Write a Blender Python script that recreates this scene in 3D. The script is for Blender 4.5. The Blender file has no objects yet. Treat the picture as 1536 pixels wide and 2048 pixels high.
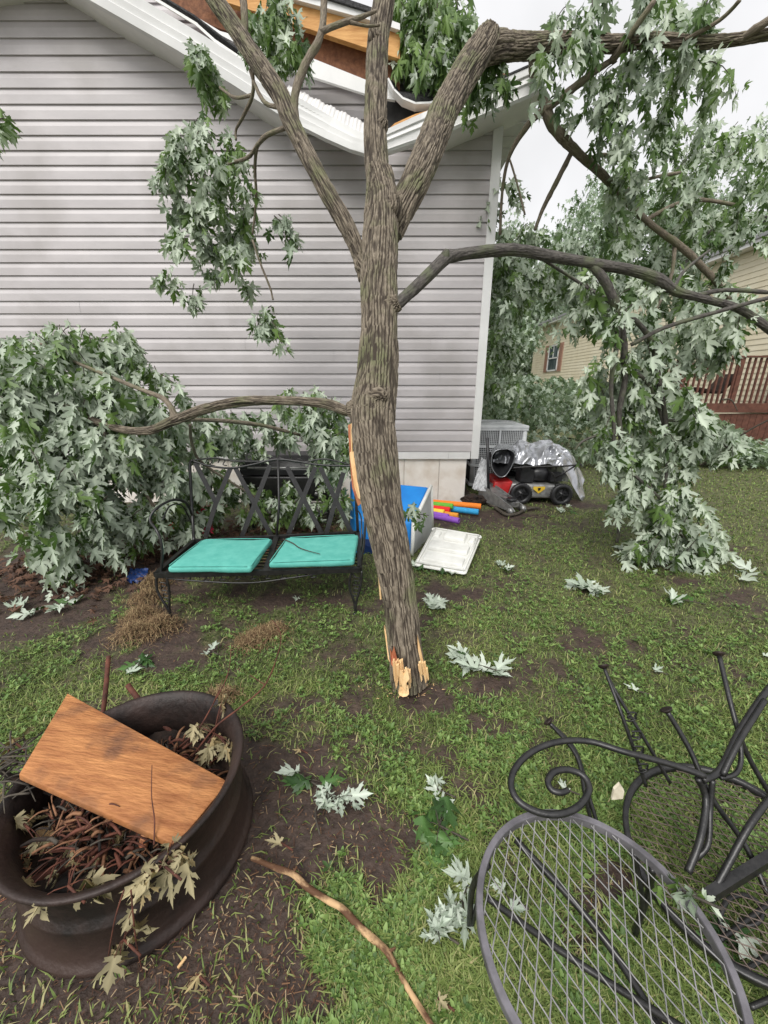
import bpy, bmesh, math, random
import numpy as np
from mathutils import Vector, Matrix
from math import radians as R, sin, cos, pi

# ------------------------------------------------------------------ camera, world, sun, exposure
SC = bpy.context.scene
EYE, PITCH, FPX = 1.35, R(18), 770.0
cam = bpy.data.cameras.new('camera'); co = bpy.data.objects.new('camera', cam); SC.collection.objects.link(co)
cam.sensor_fit = 'HORIZONTAL'; cam.sensor_width = 36; cam.lens = FPX / 1536 * 36
cam.clip_start = .02; cam.clip_end = 500
co.location = (0, 0, EYE); co.rotation_euler = (pi / 2 - PITCH, 0, 0); SC.camera = co

W = bpy.data.worlds.new("World"); SC.world = W; W.use_nodes = True
nt = W.node_tree; bg = nt.nodes['Background']
sky = nt.nodes.new('ShaderNodeTexSky'); sky.sky_type = 'NISHITA'; sky.sun_disc = False
SUN_EL, SUN_AZ = R(50), R(200)
sky.sun_elevation = SUN_EL; sky.sun_rotation = SUN_AZ; sky.air_density = 1.5; sky.dust_density = 6
hs = nt.nodes.new('ShaderNodeHueSaturation'); hs.inputs['Saturation'].default_value = .06; hs.inputs['Value'].default_value = 1
nt.links.new(sky.outputs[0], hs.inputs['Color'])
tc = nt.nodes.new('ShaderNodeTexCoord'); cn = nt.nodes.new('ShaderNodeTexNoise'); cn.inputs['Scale'].default_value = 3.2; cn.inputs['Detail'].default_value = 4
nt.links.new(tc.outputs['Generated'], cn.inputs['Vector'])
cr = nt.nodes.new('ShaderNodeMapRange'); cr.inputs['From Min'].default_value = .3; cr.inputs['From Max'].default_value = .7
cr.inputs['To Min'].default_value = 5.0; cr.inputs['To Max'].default_value = 6.4
nt.links.new(cn.outputs[0], cr.inputs['Value'])
cc = nt.nodes.new('ShaderNodeCombineColor')
mixc = nt.nodes.new('ShaderNodeMix'); mixc.data_type = 'RGBA'; mixc.inputs[0].default_value = .85
for i, k in enumerate((1.0, 1.0, 1.02)):
    mm = nt.nodes.new('ShaderNodeMath'); mm.operation = 'MULTIPLY'; mm.inputs[1].default_value = k
    nt.links.new(cr.outputs[0], mm.inputs[0]); nt.links.new(mm.outputs[0], cc.inputs[i])
nt.links.new(hs.outputs[0], mixc.inputs[6]); nt.links.new(cc.outputs[0], mixc.inputs[7])
nt.links.new(mixc.outputs[2], bg.inputs['Color']); bg.inputs['Strength'].default_value = .10

sd = bpy.data.lights.new('sun', 'SUN'); sd.energy = 1.5; sd.angle = R(35); sd.color = (1, .97, .92)
so = bpy.data.objects.new('sun', sd); SC.collection.objects.link(so)
# sun stands behind the camera, a little to the left
so.rotation_euler = (pi / 2 - SUN_EL, 0, R(-25))
SC.view_settings.view_transform = 'Standard'; SC.view_settings.look = 'None'
SC.view_settings.exposure = .84; SC.view_settings.gamma = 1
SC.cycles.max_bounces = 6; SC.cycles.transparent_max_bounces = 6

# ------------------------------------------------------------------ helpers
rng = np.random.default_rng(7); random.seed(7)
CT, ST = cos(PITCH), sin(PITCH)
def ray(px, py):
    a, b = (px - 768) / FPX, (1024 - py) / FPX
    return Vector((a, CT + b * ST, -ST + b * CT))
def P(px, py, Y):                      # point of the plane y = Y behind pixel
    v = ray(px, py); return Vector((0, 0, EYE)) + v * (Y / v.y)
def G(px, py, z=0.0):                  # point at height z behind pixel
    v = ray(px, py); return Vector((0, 0, EYE)) + v * ((z - EYE) / v.z)
def dep(p): return p[1] * CT - (p[2] - EYE) * ST
def rad(p, rpx): return rpx * dep(p) / FPX
def L3(s): return [(P(a, b, c), rad(P(a, b, c), r)) for a, b, r, c in s]

_gr = rng.random((3, 64, 64))
def vn(x, y, k=0):                     # tiling 2D value noise
    x = np.asarray(x, float); y = np.asarray(y, float)
    xi = np.floor(x).astype(int); yi = np.floor(y).astype(int); fx = x - xi; fy = y - yi
    fx = fx * fx * (3 - 2 * fx); fy = fy * fy * (3 - 2 * fy); g = _gr[k]
    a = g[xi % 64, yi % 64]; b = g[(xi + 1) % 64, yi % 64]; c = g[xi % 64, (yi + 1) % 64]; d = g[(xi + 1) % 64, (yi + 1) % 64]
    return (a * (1 - fx) + b * fx) * (1 - fy) + (c * (1 - fx) + d * fx) * fy
def fbm(x, y, k=0, o=4):
    s = 0; a = .5; t = 0
    for i in range(o):
        s = s + a * vn(x * 2 ** i + 17 * i, y * 2 ** i + 5 * i, (k + i) % 3); t += a; a *= .5
    return s / t

class M:
    def __init__(s): s.V = []; s.L = []; s.S = []; s.I = []; s.A = []; s.H = []; s.n = 0; s.sm = []
    def add(s, v, f, mi=0, attr=None, smooth=True, h=None):
        s.H.append(h)
        v = np.asarray([tuple(p) for p in v] if not isinstance(v, np.ndarray) else v, float).reshape(-1, 3)
        if isinstance(f, tuple) and len(f) == 2 and isinstance(f[0], np.ndarray): lo, sz = f
        else:
            sz = np.array([len(q) for q in f]); lo = np.array([i for q in f for i in q])
        s.V.append(v); s.L.append(lo + s.n); s.S.append(sz); s.I.append(np.full(len(sz), mi)); s.sm.append(np.full(len(sz), smooth))
        s.A.append(np.zeros((len(v), 3)) if attr is None else np.asarray(attr, float).reshape(-1, 3)); s.n += len(v)
        return s
    def build(s, name, mats, parent=None, attr=False):
        V = np.concatenate(s.V); lo = np.concatenate(s.L).astype(np.int32); sz = np.concatenate(s.S).astype(np.int32)
        me = bpy.data.meshes.new(name); me.vertices.add(len(V)); me.vertices.foreach_set('co', V.astype(np.float32).ravel())
        me.loops.add(len(lo)); me.loops.foreach_set('vertex_index', lo)
        me.polygons.add(len(sz)); st = np.zeros(len(sz), np.int32); st[1:] = np.cumsum(sz)[:-1]
        me.polygons.foreach_set('loop_start', st); me.polygons.foreach_set('loop_total', sz)
        me.polygons.foreach_set('material_index', np.concatenate(s.I).astype(np.int32))
        me.polygons.foreach_set('use_smooth', np.concatenate(s.sm))
        if attr:
            at = me.attributes.new('bk', 'FLOAT_VECTOR', 'POINT'); at.data.foreach_set('vector', np.concatenate(s.A).astype(np.float32).ravel())
        if any(h is not None for h in s.H):
            at = me.attributes.new('hgt', 'FLOAT', 'POINT'); at.data.foreach_set('value', np.concatenate([np.full(len(v), .7) if h is None else h for v, h in zip(s.V, s.H)]).astype(np.float32))
        me.update(calc_edges=True); me.validate()
        for m in (mats if isinstance(mats, (list, tuple)) else [mats]): me.materials.append(m)
        o = bpy.data.objects.new(name, me); SC.collection.objects.link(o)
        if parent is not None: o.parent = parent; o.matrix_parent_inverse = Matrix.Translation(-parent_loc(parent))
        return o
    # ---- shapes
    def box(s, c, d, rot=None, mi=0):
        c = Vector(c); r = rot or Matrix.Identity(3)
        v = [c + r @ Vector((x * d[0] / 2, y * d[1] / 2, z * d[2] / 2)) for x in (-1, 1) for y in (-1, 1) for z in (-1, 1)]
        return s.add(v, [(0, 1, 3, 2), (4, 6, 7, 5), (0, 4, 5, 1), (2, 3, 7, 6), (0, 2, 6, 4), (1, 5, 7, 3)], mi, smooth=False)
    def bar(s, a, b, w, h, up=(0, 0, 1), mi=0):          # rectangular bar a->b
        a, b = Vector(a), Vector(b); z = (b - a); ln = z.length; z.normalize(); u = Vector(up)
        x = z.cross(u)
        if x.length < 1e-4: x = z.cross(Vector((0, 1, 0)))
        x.normalize(); y = x.cross(z)
        return s.box((a + b) / 2, (w, ln, h), Matrix((x, z, y)).transposed(), mi)
    def prism(s, pts, off, mi=0):                         # polygon extruded by vector off
        n = len(pts); p = [Vector(q) for q in pts]; o = Vector(off)
        return s.add(p + [q + o for q in p], [tuple(range(n))[::-1], tuple(range(n, 2 * n))] + [(i, (i + 1) % n, n + (i + 1) % n, n + i) for i in range(n)], mi, smooth=False)
    def tube(s, pts, rs, n=8, mi=0, res=0, bump=0, seed=0, caps=True):
        pts = [Vector(p) for p in pts]
        if not hasattr(rs, '__len__'): rs = [rs] * len(pts)
        if res: pts, rs = catmull(pts, rs, res)
        m = len(pts); V = []; A = []; ln = 0; pv = None
        for i in range(m):
            t = (pts[min(i + 1, m - 1)] - pts[max(i - 1, 0)]); t = t.normalized() if t.length > 1e-9 else Vector((0, 0, 1))
            if pv is None:
                x = t.cross(Vector((0, 1, 0)) if abs(t.y) < .9 else Vector((1, 0, 0))).normalized()
            else:
                x = (pv - t * pv.dot(t)).normalized()
            pv = x; y = t.cross(x)
            if i: ln += (pts[i] - pts[i - 1]).length
            th = np.arange(n) * 2 * pi / n
            r = np.full(n, rs[i])
            if bump:
                r = r * (1 + bump * (vn(th * n / (2 * pi) * .35 + seed, ln * 9 / max(rs[0] * 10, .3) + seed) - .5))
            c = np.cos(th)[:, None] * np.array(x) * r[:, None] + np.sin(th)[:, None] * np.array(y) * r[:, None] + np.array(pts[i])
            V.append(c); A.append(np.stack([np.cos(th) * rs[i], np.sin(th) * rs[i], np.full(n, ln + seed)], 1))
        F = [(i * n + j, i * n + (j + 1) % n, (i + 1) * n + (j + 1) % n, (i + 1) * n + j) for i in range(m - 1) for j in range(n)]
        if caps: F += [tuple(range(n))[::-1], tuple(range((m - 1) * n, m * n))]
        return s.add(np.concatenate(V), F, mi, np.concatenate(A))
    def lathe(s, prof, c=(0, 0, 0), n=48, rot=None, mi=0, flat=False):
        V = []; r3 = rot or Matrix.Identity(3)
        for r, z in prof:
            for j in range(n):
                a = 2 * pi * j / n; V.append(Vector(c) + r3 @ Vector((r * cos(a), r * sin(a), z)))
        m = len(prof)
        return s.add(V, [(i * n + j, i * n + (j + 1) % n, (i + 1) * n + (j + 1) % n, (i + 1) * n + j) for i in range(m - 1) for j in range(n)], mi, smooth=not flat)
def parent_loc(p):
    return Vector(p.location) if p.type == 'EMPTY' else Vector((0, 0, 0))   # meshes are built in world coordinates
def catmull(pts, rs, res):
    P2 = []; R2 = []; m = len(pts)
    for i in range(m - 1):
        p0, p1, p2, p3 = pts[max(i - 1, 0)], pts[i], pts[i + 1], pts[min(i + 2, m - 1)]
        for k in range(res):
            t = k / res
            P2.append(.5 * ((2 * p1) + (p2 - p0) * t + (2 * p0 - 5 * p1 + 4 * p2 - p3) * t * t + (3 * p1 - p0 - 3 * p2 + p3) * t ** 3))
            R2.append(rs[i] * (1 - t) + rs[i + 1] * t)
    P2.append(pts[-1]); R2.append(rs[-1]); return P2, R2
def tag(o, label, cat, group=None, kind=None):
    if label: o['label'] = label
    if cat: o['category'] = cat
    if group: o['group'] = group
    if kind: o['kind'] = kind
    return o
def thing(name, loc, label, cat, group=None):
    o = bpy.data.objects.new(name, None); SC.collection.objects.link(o); o.location = loc; o.empty_display_size = .1
    return tag(o, label, cat, group)
def roundbox(corners, name, mat, parent=None, r=.015, seg=3, disp=0, sub=0):     # 8 corners: bottom 4, top 4
    bm = bmesh.new(); v = [bm.verts.new(c) for c in corners]
    for f in ((3, 2, 1, 0), (4, 5, 6, 7), (0, 1, 5, 4), (1, 2, 6, 5), (2, 3, 7, 6), (3, 0, 4, 7)): bm.faces.new([v[i] for i in f])
    bmesh.ops.recalc_face_normals(bm, faces=bm.faces)
    bmesh.ops.bevel(bm, geom=list(bm.edges), offset=r, segments=seg, profile=.5, affect='EDGES')
    if sub:
        bmesh.ops.triangulate(bm, faces=bm.faces); bmesh.ops.subdivide_edges(bm, edges=list(bm.edges), cuts=sub, use_grid_fill=True)
        bm.normal_update()
        for q in bm.verts:
            c = q.co; q.co = c + q.normal * disp * (float(fbm(c.x * 9 + 30, c.y * 9 + c.z * 7 + 30)) - .5)
    me = bpy.data.meshes.new(name); bm.to_mesh(me); bm.free(); me.materials.append(mat)
    for p in me.polygons: p.use_smooth = True
    o = bpy.data.objects.new(name, me); SC.collection.objects.link(o)
    if parent is not None: o.parent = parent; o.matrix_parent_inverse = Matrix.Translation(-parent_loc(parent))
    return o

# ------------------------------------------------------------------ materials
def nmat(name):
    m = bpy.data.materials.new(name); m.use_nodes = True; t = m.node_tree
    return m, t, t.nodes['Principled BSDF'], t.nodes.new, t.links.new
def mat(name, c1, c2=None, rough=.6, scale=8, detail=5, metal=0, bump=0, bscale=None, stretch=(1, 1, 1), coord='Object', spec=.5, lo=.35, hi=.65, attr=None, c3=None, s3=3, rotz=0, hgt=None):
    m, t, b, N, K = nmat(name)
    b.inputs['Roughness'].default_value = rough; b.inputs['Metallic'].default_value = metal; b.inputs['Specular IOR Level'].default_value = spec
    b.inputs['Base Color'].default_value = (*c1, 1)
    if attr: tcn = N('ShaderNodeAttribute'); tcn.attribute_name = attr; src = tcn.outputs['Vector']
    else: tcn = N('ShaderNodeTexCoord'); src = tcn.outputs[coord]
    mp = N('ShaderNodeMapping'); mp.inputs['Scale'].default_value = stretch; mp.inputs['Rotation'].default_value = (0, 0, rotz); K(src, mp.inputs['Vector'])
    n = N('ShaderNodeTexNoise'); n.inputs['Scale'].default_value = scale; n.inputs['Detail'].default_value = detail; n.inputs['Roughness'].default_value = .6
    K(mp.outputs[0], n.inputs['Vector'])
    if c2:
        r = N('ShaderNodeValToRGB'); r.color_ramp.elements[0].position = lo; r.color_ramp.elements[1].position = hi
        r.color_ramp.elements[0].color = (*c1, 1); r.color_ramp.elements[1].color = (*c2, 1)
        K(n.outputs[0], r.inputs[0]); out = r.outputs[0]
        if c3:
            n3 = N('ShaderNodeTexNoise'); n3.inputs['Scale'].default_value = s3; n3.inputs['Detail'].default_value = 6; K(src, n3.inputs['Vector'])
            r3 = N('ShaderNodeMapRange'); r3.inputs['From Min'].default_value = .5; r3.inputs['From Max'].default_value = .68; K(n3.outputs[0], r3.inputs['Value'])
            mx = N('ShaderNodeMix'); mx.data_type = 'RGBA'; K(r3.outputs[0], mx.inputs[0]); K(out, mx.inputs[6]); mx.inputs[7].default_value = (*c3, 1); out = mx.outputs[2]
        if hgt:
            ha = N('ShaderNodeAttribute'); ha.attribute_name = 'hgt'; hr = N('ShaderNodeMapRange'); hr.inputs['From Min'].default_value = .15; hr.inputs['From Max'].default_value = .75; K(ha.outputs['Fac'], hr.inputs['Value'])
            mx = N('ShaderNodeMix'); mx.data_type = 'RGBA'; K(hr.outputs[0], mx.inputs[0]); mx.inputs[6].default_value = (*hgt, 1); K(out, mx.inputs[7]); out = mx.outputs[2]
        K(out, b.inputs['Base Color'])
    if bump:
        n2 = N('ShaderNodeTexNoise'); n2.inputs['Scale'].default_value = bscale or scale * 3; n2.inputs['Detail'].default_value = 6
        K(mp.outputs[0], n2.inputs['Vector']); bu = N('ShaderNodeBump'); bu.inputs['Strength'].default_value = bump; bu.inputs['Distance'].default_value = .01
        K(n2.outputs[0], bu.inputs['Height']); K(bu.outputs[0], b.inputs['Normal'])
    return m
def leafmat(name, top, top2, under, under2, trans=.22, rough=.5):
    m, t, b, N, K = nmat(name)
    at = N('ShaderNodeAttribute'); at.attribute_name = 'bk'; sep = N('ShaderNodeSeparateXYZ'); K(at.outputs['Vector'], sep.inputs[0])
    def mixed(a, c):
        x = N('ShaderNodeMix'); x.data_type = 'RGBA'; x.inputs[6].default_value = (*a, 1); x.inputs[7].default_value = (*c, 1); K(sep.outputs[0], x.inputs[0]); return x.outputs[2]
    g = N('ShaderNodeNewGeometry'); x = N('ShaderNodeMix'); x.data_type = 'RGBA'
    K(g.outputs['Backfacing'], x.inputs[0]); K(mixed(top, top2), x.inputs[6]); K(mixed(under, under2), x.inputs[7])
    # veins: slight lightening along the attribute y (distance from midrib)
    v = N('ShaderNodeMapRange'); v.inputs['From Min'].default_value = 0; v.inputs['From Max'].default_value = .12; v.inputs['To Min'].default_value = 1.25; v.inputs['To Max'].default_value = 1
    K(sep.outputs[1], v.inputs['Value']); mu = N('ShaderNodeVectorMath'); mu.operation = 'SCALE'; K(x.outputs[2], mu.inputs[0]); K(v.outputs[0], mu.inputs['Scale'])
    K(mu.outputs[0], b.inputs['Base Color']); b.inputs['Roughness'].default_value = rough
    tr = N('ShaderNodeBsdfTranslucent'); 
    tm = N('ShaderNodeMix'); tm.data_type = 'RGBA'; tm.blend_type = 'MULTIPLY'; tm.inputs[0].default_value = 1; K(mu.outputs[0], tm.inputs[6]); tm.inputs[7].default_value = (.75, 1, .45, 1)
    K(tm.outputs[2], tr.inputs['Color'])
    ms = N('ShaderNodeMixShader'); ms.inputs[0].default_value = trans; K(b.outputs[0], ms.inputs[1]); K(tr.outputs[0], ms.inputs[2]); K(ms.outputs[0], t.nodes['Material Output'].inputs['Surface'])
    return m
def attrmat(name, cols, rough=.7, trans=0):   # colour ramp driven by attribute x
    m, t, b, N, K = nmat(name)
    at = N('ShaderNodeAttribute'); at.attribute_name = 'bk'; sep = N('ShaderNodeSeparateXYZ'); K(at.outputs['Vector'], sep.inputs[0])
    r = N('ShaderNodeValToRGB'); e = r.color_ramp.elements
    for i, c in enumerate(cols):
        q = e[i] if i < 2 else e.new(1.0)
        q.position = i / (len(cols) - 1) if i < 2 else q.position
    while len(e) < len(cols): e.new(.5)
    for i, c in enumerate(cols): e[i].position = i / (len(cols) - 1)
    for i, c in enumerate(cols): e[i].color = (*c, 1)
    K(sep.outputs[0], r.inputs[0]); K(r.outputs[0], b.inputs['Base Color']); b.inputs['Roughness'].default_value = rough
    if trans:
        tr = N('ShaderNodeBsdfTranslucent'); K(r.outputs[0], tr.inputs['Color']); ms = N('ShaderNodeMixShader'); ms.inputs[0].default_value = trans
        K(b.outputs[0], ms.inputs[1]); K(tr.outputs[0], ms.inputs[2]); K(ms.outputs[0], t.nodes['Material Output'].inputs['Surface'])
    return m

MT = {}
MT['bark'] = mat('bark', (.105, .084, .06), (.29, .245, .185), .9, 110, 8, bump=.9, bscale=170, stretch=(1, 1, .25), attr='bk', c3=(.15, .155, .08), s3=6, lo=.33, hi=.68, hgt=(.042, .031, .022))
MT['bark_smooth'] = mat('bark_smooth', (.035, .03, .027), (.11, .10, .088), .8, 90, 6, bump=.5, bscale=150, stretch=(1, 1, .35), attr='bk', c3=(.10, .115, .06), s3=8)
MT['twig'] = mat('twig', (.035, .03, .025), (.09, .075, .055), .8, 40, 4)
MT['rawwood'] = mat('raw_wood', (.62, .36, .15), (.85, .62, .34), .7, 30, 6, bump=.4, stretch=(1, 1, .12), lo=.3, hi=.7)
MT['redwood'] = mat('inner_bark', (.32, .07, .03), (.55, .25, .12), .7, 30, 6, bump=.4, stretch=(1, 1, .2))
MT['leaf'] = leafmat('silver_maple_leaf', (.05, .10, .03), (.15, .24, .06), (.27, .335, .25), (.52, .58, .47))
MT['leaf_pale'] = leafmat('pale_leaf', (.03, .075, .02), (.09, .19, .045), (.38, .45, .36), (.60, .66, .57))
MT['leaf_far'] = leafmat('far_leaf', (.06, .10, .045), (.12, .17, .08), (.20, .26, .19), (.38, .44, .35))
MT['leaf_dry'] = leafmat('dried_leaf', (.20, .15, .07), (.36, .28, .14), (.24, .21, .12), (.42, .36, .21), .1, .8)
MT['vinyl'] = mat('vinyl_siding', (.46, .435, .44), (.54, .51, .515), .45, 1.6, 6, bump=.05, bscale=40, stretch=(1, 1, 3), c3=(.40, .375, .37), s3=1.4)
MT['white'] = mat('white_vinyl', (.70, .70, .69), (.80, .80, .79), .45, 3, 5, bump=.04, bscale=30)
MT['skirt'] = mat('skirting_panel', (.80, .755, .70), (.86, .82, .765), .6, 5, 5, bump=.15, bscale=60, c3=(.68, .61, .53), s3=4)
MT['soffit'] = mat('soffit', (.74, .73, .72), (.82, .81, .79), .5, 4, 4)
MT['lumber'] = mat('lumber', (.48, .22, .06), (.72, .40, .14), .7, 5, 6, stretch=(1, 4, 8), bump=.2)
MT['shadewood'] = mat('shaded_wood', (.12, .045, .02), (.24, .10, .045), .8, 25, 5, bump=.4)  # shadowed side of the lumber, darkened in the base colour
MT['shingle'] = mat('shingle', (.02, .02, .022), (.07, .07, .072), .9, 50, 5, bump=.8)
MT['iron'] = mat('black_iron', (.006, .006, .0065), (.02, .019, .019), .38, 40, 4, spec=.6, bump=.1)
MT['irongrey'] = mat('worn_iron', (.10, .095, .105), (.19, .18, .20), .5, 18, 5, spec=.6, metal=.2)
MT['wiregrey'] = mat('worn_wire', (.20, .20, .20), (.34, .33, .33), .5, 18, 5, spec=.6, metal=.2)
MT['rustwire'] = mat('rusty_wire', (.05, .035, .028), (.16, .12, .10), .7, 14, 4)
MT['cushion'] = mat('teal_fabric', (.085, .40, .34), (.13, .48, .41), .85, 14, 5, bump=.35, bscale=260)
MT['blackplastic'] = mat('black_plastic', (.012, .012, .014), (.03, .03, .033), .4, 12, 4)
MT['blueplastic'] = mat('blue_plastic', (.01, .20, .62), (.015, .27, .74), .4, 5, 3)
MT['navy'] = mat('navy_plastic', (.01, .03, .12), (.012, .05, .2), .5, 5, 3)
MT['whiteplastic'] = mat('white_plastic', (.70, .70, .66), (.84, .84, .80), .4, 8, 5)
MT['greyplastic'] = mat('grey_plastic', (.42, .43, .44), (.52, .53, .54), .5, 8, 4)
MT['acpaint'] = mat('grey_paint', (.50, .52, .53), (.62, .64, .65), .5, 8, 4)
MT['dark'] = mat('recess_shade', (.02, .02, .02), (.04, .04, .04), .8, 8, 3)  # near black: shade of deep recesses put into the colour
MT['tarp'] = mat('silver_tarp', (.34, .35, .38), (.50, .51, .54), .25, 6, 5, metal=.6, bump=.25, bscale=14)
MT['steel'] = mat('worn_steel', (.22, .22, .22), (.42, .42, .41), .4, 16, 5, metal=.6)
MT['red'] = mat('red_paint', (.42, .012, .015), (.55, .03, .03), .35, 8, 3)
MT['yellow'] = mat('yellow_sticker', (.75, .48, .03), (.8, .55, .06), .5, 8, 3)
MT['rust'] = mat('rusty_steel', (.011, .008, .007), (.038, .022, .018), .55, 10, 7, metal=.2, bump=.35, bscale=50, c3=(.05, .03, .024), s3=3)
MT['plank'] = mat('weathered_plank', (.27, .095, .03), (.56, .25, .09), .75, 9, 10, stretch=(1, 5, 1), bump=.55, bscale=30, c3=(.16, .07, .035), s3=8, rotz=.62, lo=.3, hi=.72)
MT['char'] = mat('burnt_wood', (.008, .006, .005), (.04, .022, .014), .9, 14, 6, bump=.6)
MT['stick'] = mat('peeled_stick', (.10, .045, .02), (.55, .36, .19), .8, 16, 7, stretch=(1, 1, .5), attr='bk', lo=.46, hi=.56)
MT['redwood2'] = mat('torn_brown_wood', (.10, .04, .02), (.30, .15, .075), .8, 22, 6, bump=.3)
MT['redstick'] = mat('reddish_stick', (.05, .015, .01), (.14, .045, .025), .8, 30, 5)
MT['yellow_siding'] = mat('cream_siding', (.68, .61, .44), (.75, .69, .53), .6, 2, 5)
MT['shutter'] = mat('shutter_paint', (.36, .20, .14), (.42, .25, .19), .6, 8, 3)
MT['glass'] = mat('window_glass', (.05, .07, .08), (.12, .15, .16), .1, 2, 3)
MT['deck'] = mat('stained_deck', (.085, .034, .024), (.15, .06, .042), .7, 12, 5, bump=.2)
MT['greyroof'] = mat('grey_shingle', (.22, .22, .23), (.32, .32, .33), .9, 20, 4)
MT['straw'] = attrmat('dry_grass', [(.10, .055, .028), (.22, .14, .07), (.38, .29, .15)], .9)
MT['grass'] = attrmat('grass_blade', [(.045, .065, .018), (.12, .18, .04), (.20, .275, .068), (.31, .36, .12), (.42, .37, .18)], .6, .25)
MT['weed'] = attrmat('weed_leaf', [(.055, .11, .026), (.13, .225, .048), (.24, .35, .10)], .55, .2)
MT['litter'] = attrmat('ground_litter', [(.04, .02, .012), (.10, .042, .024), (.20, .11, .055), (.42, .33, .2)], .9)
MT['chip'] = mat('wood_chip', (.5, .45, .34), (.68, .63, .5), .8, 40, 4)
MT['drybrown'] = leafmat('brown_leaf', (.045, .022, .014), (.13, .065, .038), (.06, .03, .018), (.19, .11, .065), .05, .8)
for k, c in dict(orange=(.85, .22, .02), sky=(.03, .32, .62), green=(.12, .42, .04), crimson=(.72, .02, .02), lemon=(.85, .6, .06), purple=(.26, .09, .5), olive=(.24, .33, .05), amber=(.7, .28, .03), pink=(.75, .06, .12), neon=(.9, .06, .02)).items():
    MT[k] = mat('foam_' + k, c, tuple(min(1, x * 1.15) for x in c), .75, 30, 3, bump=.15)
# soil / turf sheet: colour from the turf map stored on the mesh
def soilmat():
    m, t, b, N, K = nmat('soil_and_turf')
    at = N('ShaderNodeAttribute'); at.attribute_name = 'bk'; sep = N('ShaderNodeSeparateXYZ'); K(at.outputs['Vector'], sep.inputs[0])
    tcn = N('ShaderNodeTexCoord'); n = N('ShaderNodeTexNoise'); n.inputs['Scale'].default_value = 18; n.inputs['Detail'].default_value = 9; n.inputs['Roughness'].default_value = .7; K(tcn.outputs['Object'], n.inputs['Vector'])
    r1 = N('ShaderNodeValToRGB'); r1.color_ramp.elements[0].position = .3; r1.color_ramp.elements[1].position = .7; r1.color_ramp.elements[0].color = (.022, .014, .011, 1); r1.color_ramp.elements[1].color = (.085, .055, .042, 1)
    r2 = N('ShaderNodeValToRGB'); r2.color_ramp.elements[0].position = .35; r2.color_ramp.elements[1].position = .65; r2.color_ramp.elements[0].color = (.045, .045, .022, 1); r2.color_ramp.elements[1].color = (.14, .15, .06, 1)
    K(n.outputs[0], r1.inputs[0]); K(n.outputs[0], r2.inputs[0])
    x = N('ShaderNodeMix'); x.data_type = 'RGBA'; K(sep.outputs[0], x.inputs[0]); K(r1.outputs[0], x.inputs[6]); K(r2.outputs[0], x.inputs[7]); K(x.outputs[2], b.inputs['Base Color'])
    b.inputs['Roughness'].default_value = .75
    n2 = N('ShaderNodeTexNoise'); n2.inputs['Scale'].default_value = 55; n2.inputs['Detail'].default_value = 8; K(tcn.outputs['Object'], n2.inputs['Vector'])
    bu = N('ShaderNodeBump'); bu.inputs['Strength'].default_value = .8; bu.inputs['Distance'].default_value = .012; K(n2.outputs[0], bu.inputs['Height']); K(bu.outputs[0], b.inputs['Normal'])
    return m
MT['soil'] = soilmat()

# ------------------------------------------------------------------ leaves
_half = [(.09, -.05), (.20, -.09), (.34, -.12), (.30, -.03), (.36, .02), (.26, .07), (.15, .13), (.28, .19), (.36, .30), (.46, .34), (.64, .60), (.49, .52), (.44, .60), (.35, .49), (.24, .43), (.09, .34),
         (.16, .49), (.27, .62), (.19, .64), (.25, .80), (.14, .74), (.10, .84), (.06, .92), (.03, 1.0)]
def leaf_template(kind):
    mid = [(0, 0), (0, .3), (0, .65), (0, 1.12)]
    v = []
    for x, y in mid: v.append((x, y))
    for sgn in (1, -1):
        for x, y in _half: v.append((sgn * x, y))
    n = len(_half); a = np.array(v)
    r_, l_ = list(range(4, 4 + n)), list(range(4 + n, 4 + 2 * n))
    # split each half at the sinuses so that lobes can bend
    F = []
    for h, flip in ((r_, False), (l_, True)):
        q1 = [0] + h[0:7] + [1]; q2 = [1] + h[6:16] ; q3 = [1] + h[15:] + [3, 2]
        for q in (q1, q2, q3): F.append(tuple(q) if not flip else tuple(q[::-1]))
    x, y = a[:, 0], a[:, 1]
    dr, fold, wave = [(.25, -.6, .05), (.6, -.95, .06), (-.1, -.3, .1), (.8, -.75, .10)][kind]
    z = -dr * (y ** 2) * .5 + fold * np.abs(x) - .35 * fold * x * x * 2 + wave * np.sin(x * 9 + y * 5 + kind)
    V = np.stack([x, y, z], 1)
    att = np.stack([np.zeros(len(a)), np.minimum(np.abs(x), .3), np.zeros(len(a))], 1)
    return V, F, att
LT = [leaf_template(k) for k in range(4)]
def simple_template():
    V = np.array([(0, 0, 0), (.3, .02, .05), (.16, .2, 0), (.5, .45, .05), (.14, .42, 0), (0, 1, -.15), (-.14, .42, 0), (-.5, .45, .05), (-.16, .2, 0), (-.3, .02, .05)])
    return V, [(0, 1, 2, 8), (2, 3, 4), (2, 4, 5, 6, 8), (8, 6, 7), (0, 8, 9)], np.zeros((10, 3))
LS = simple_template()
def unit(a): return a / np.maximum(np.linalg.norm(a, axis=-1, keepdims=True), 1e-9)
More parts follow.
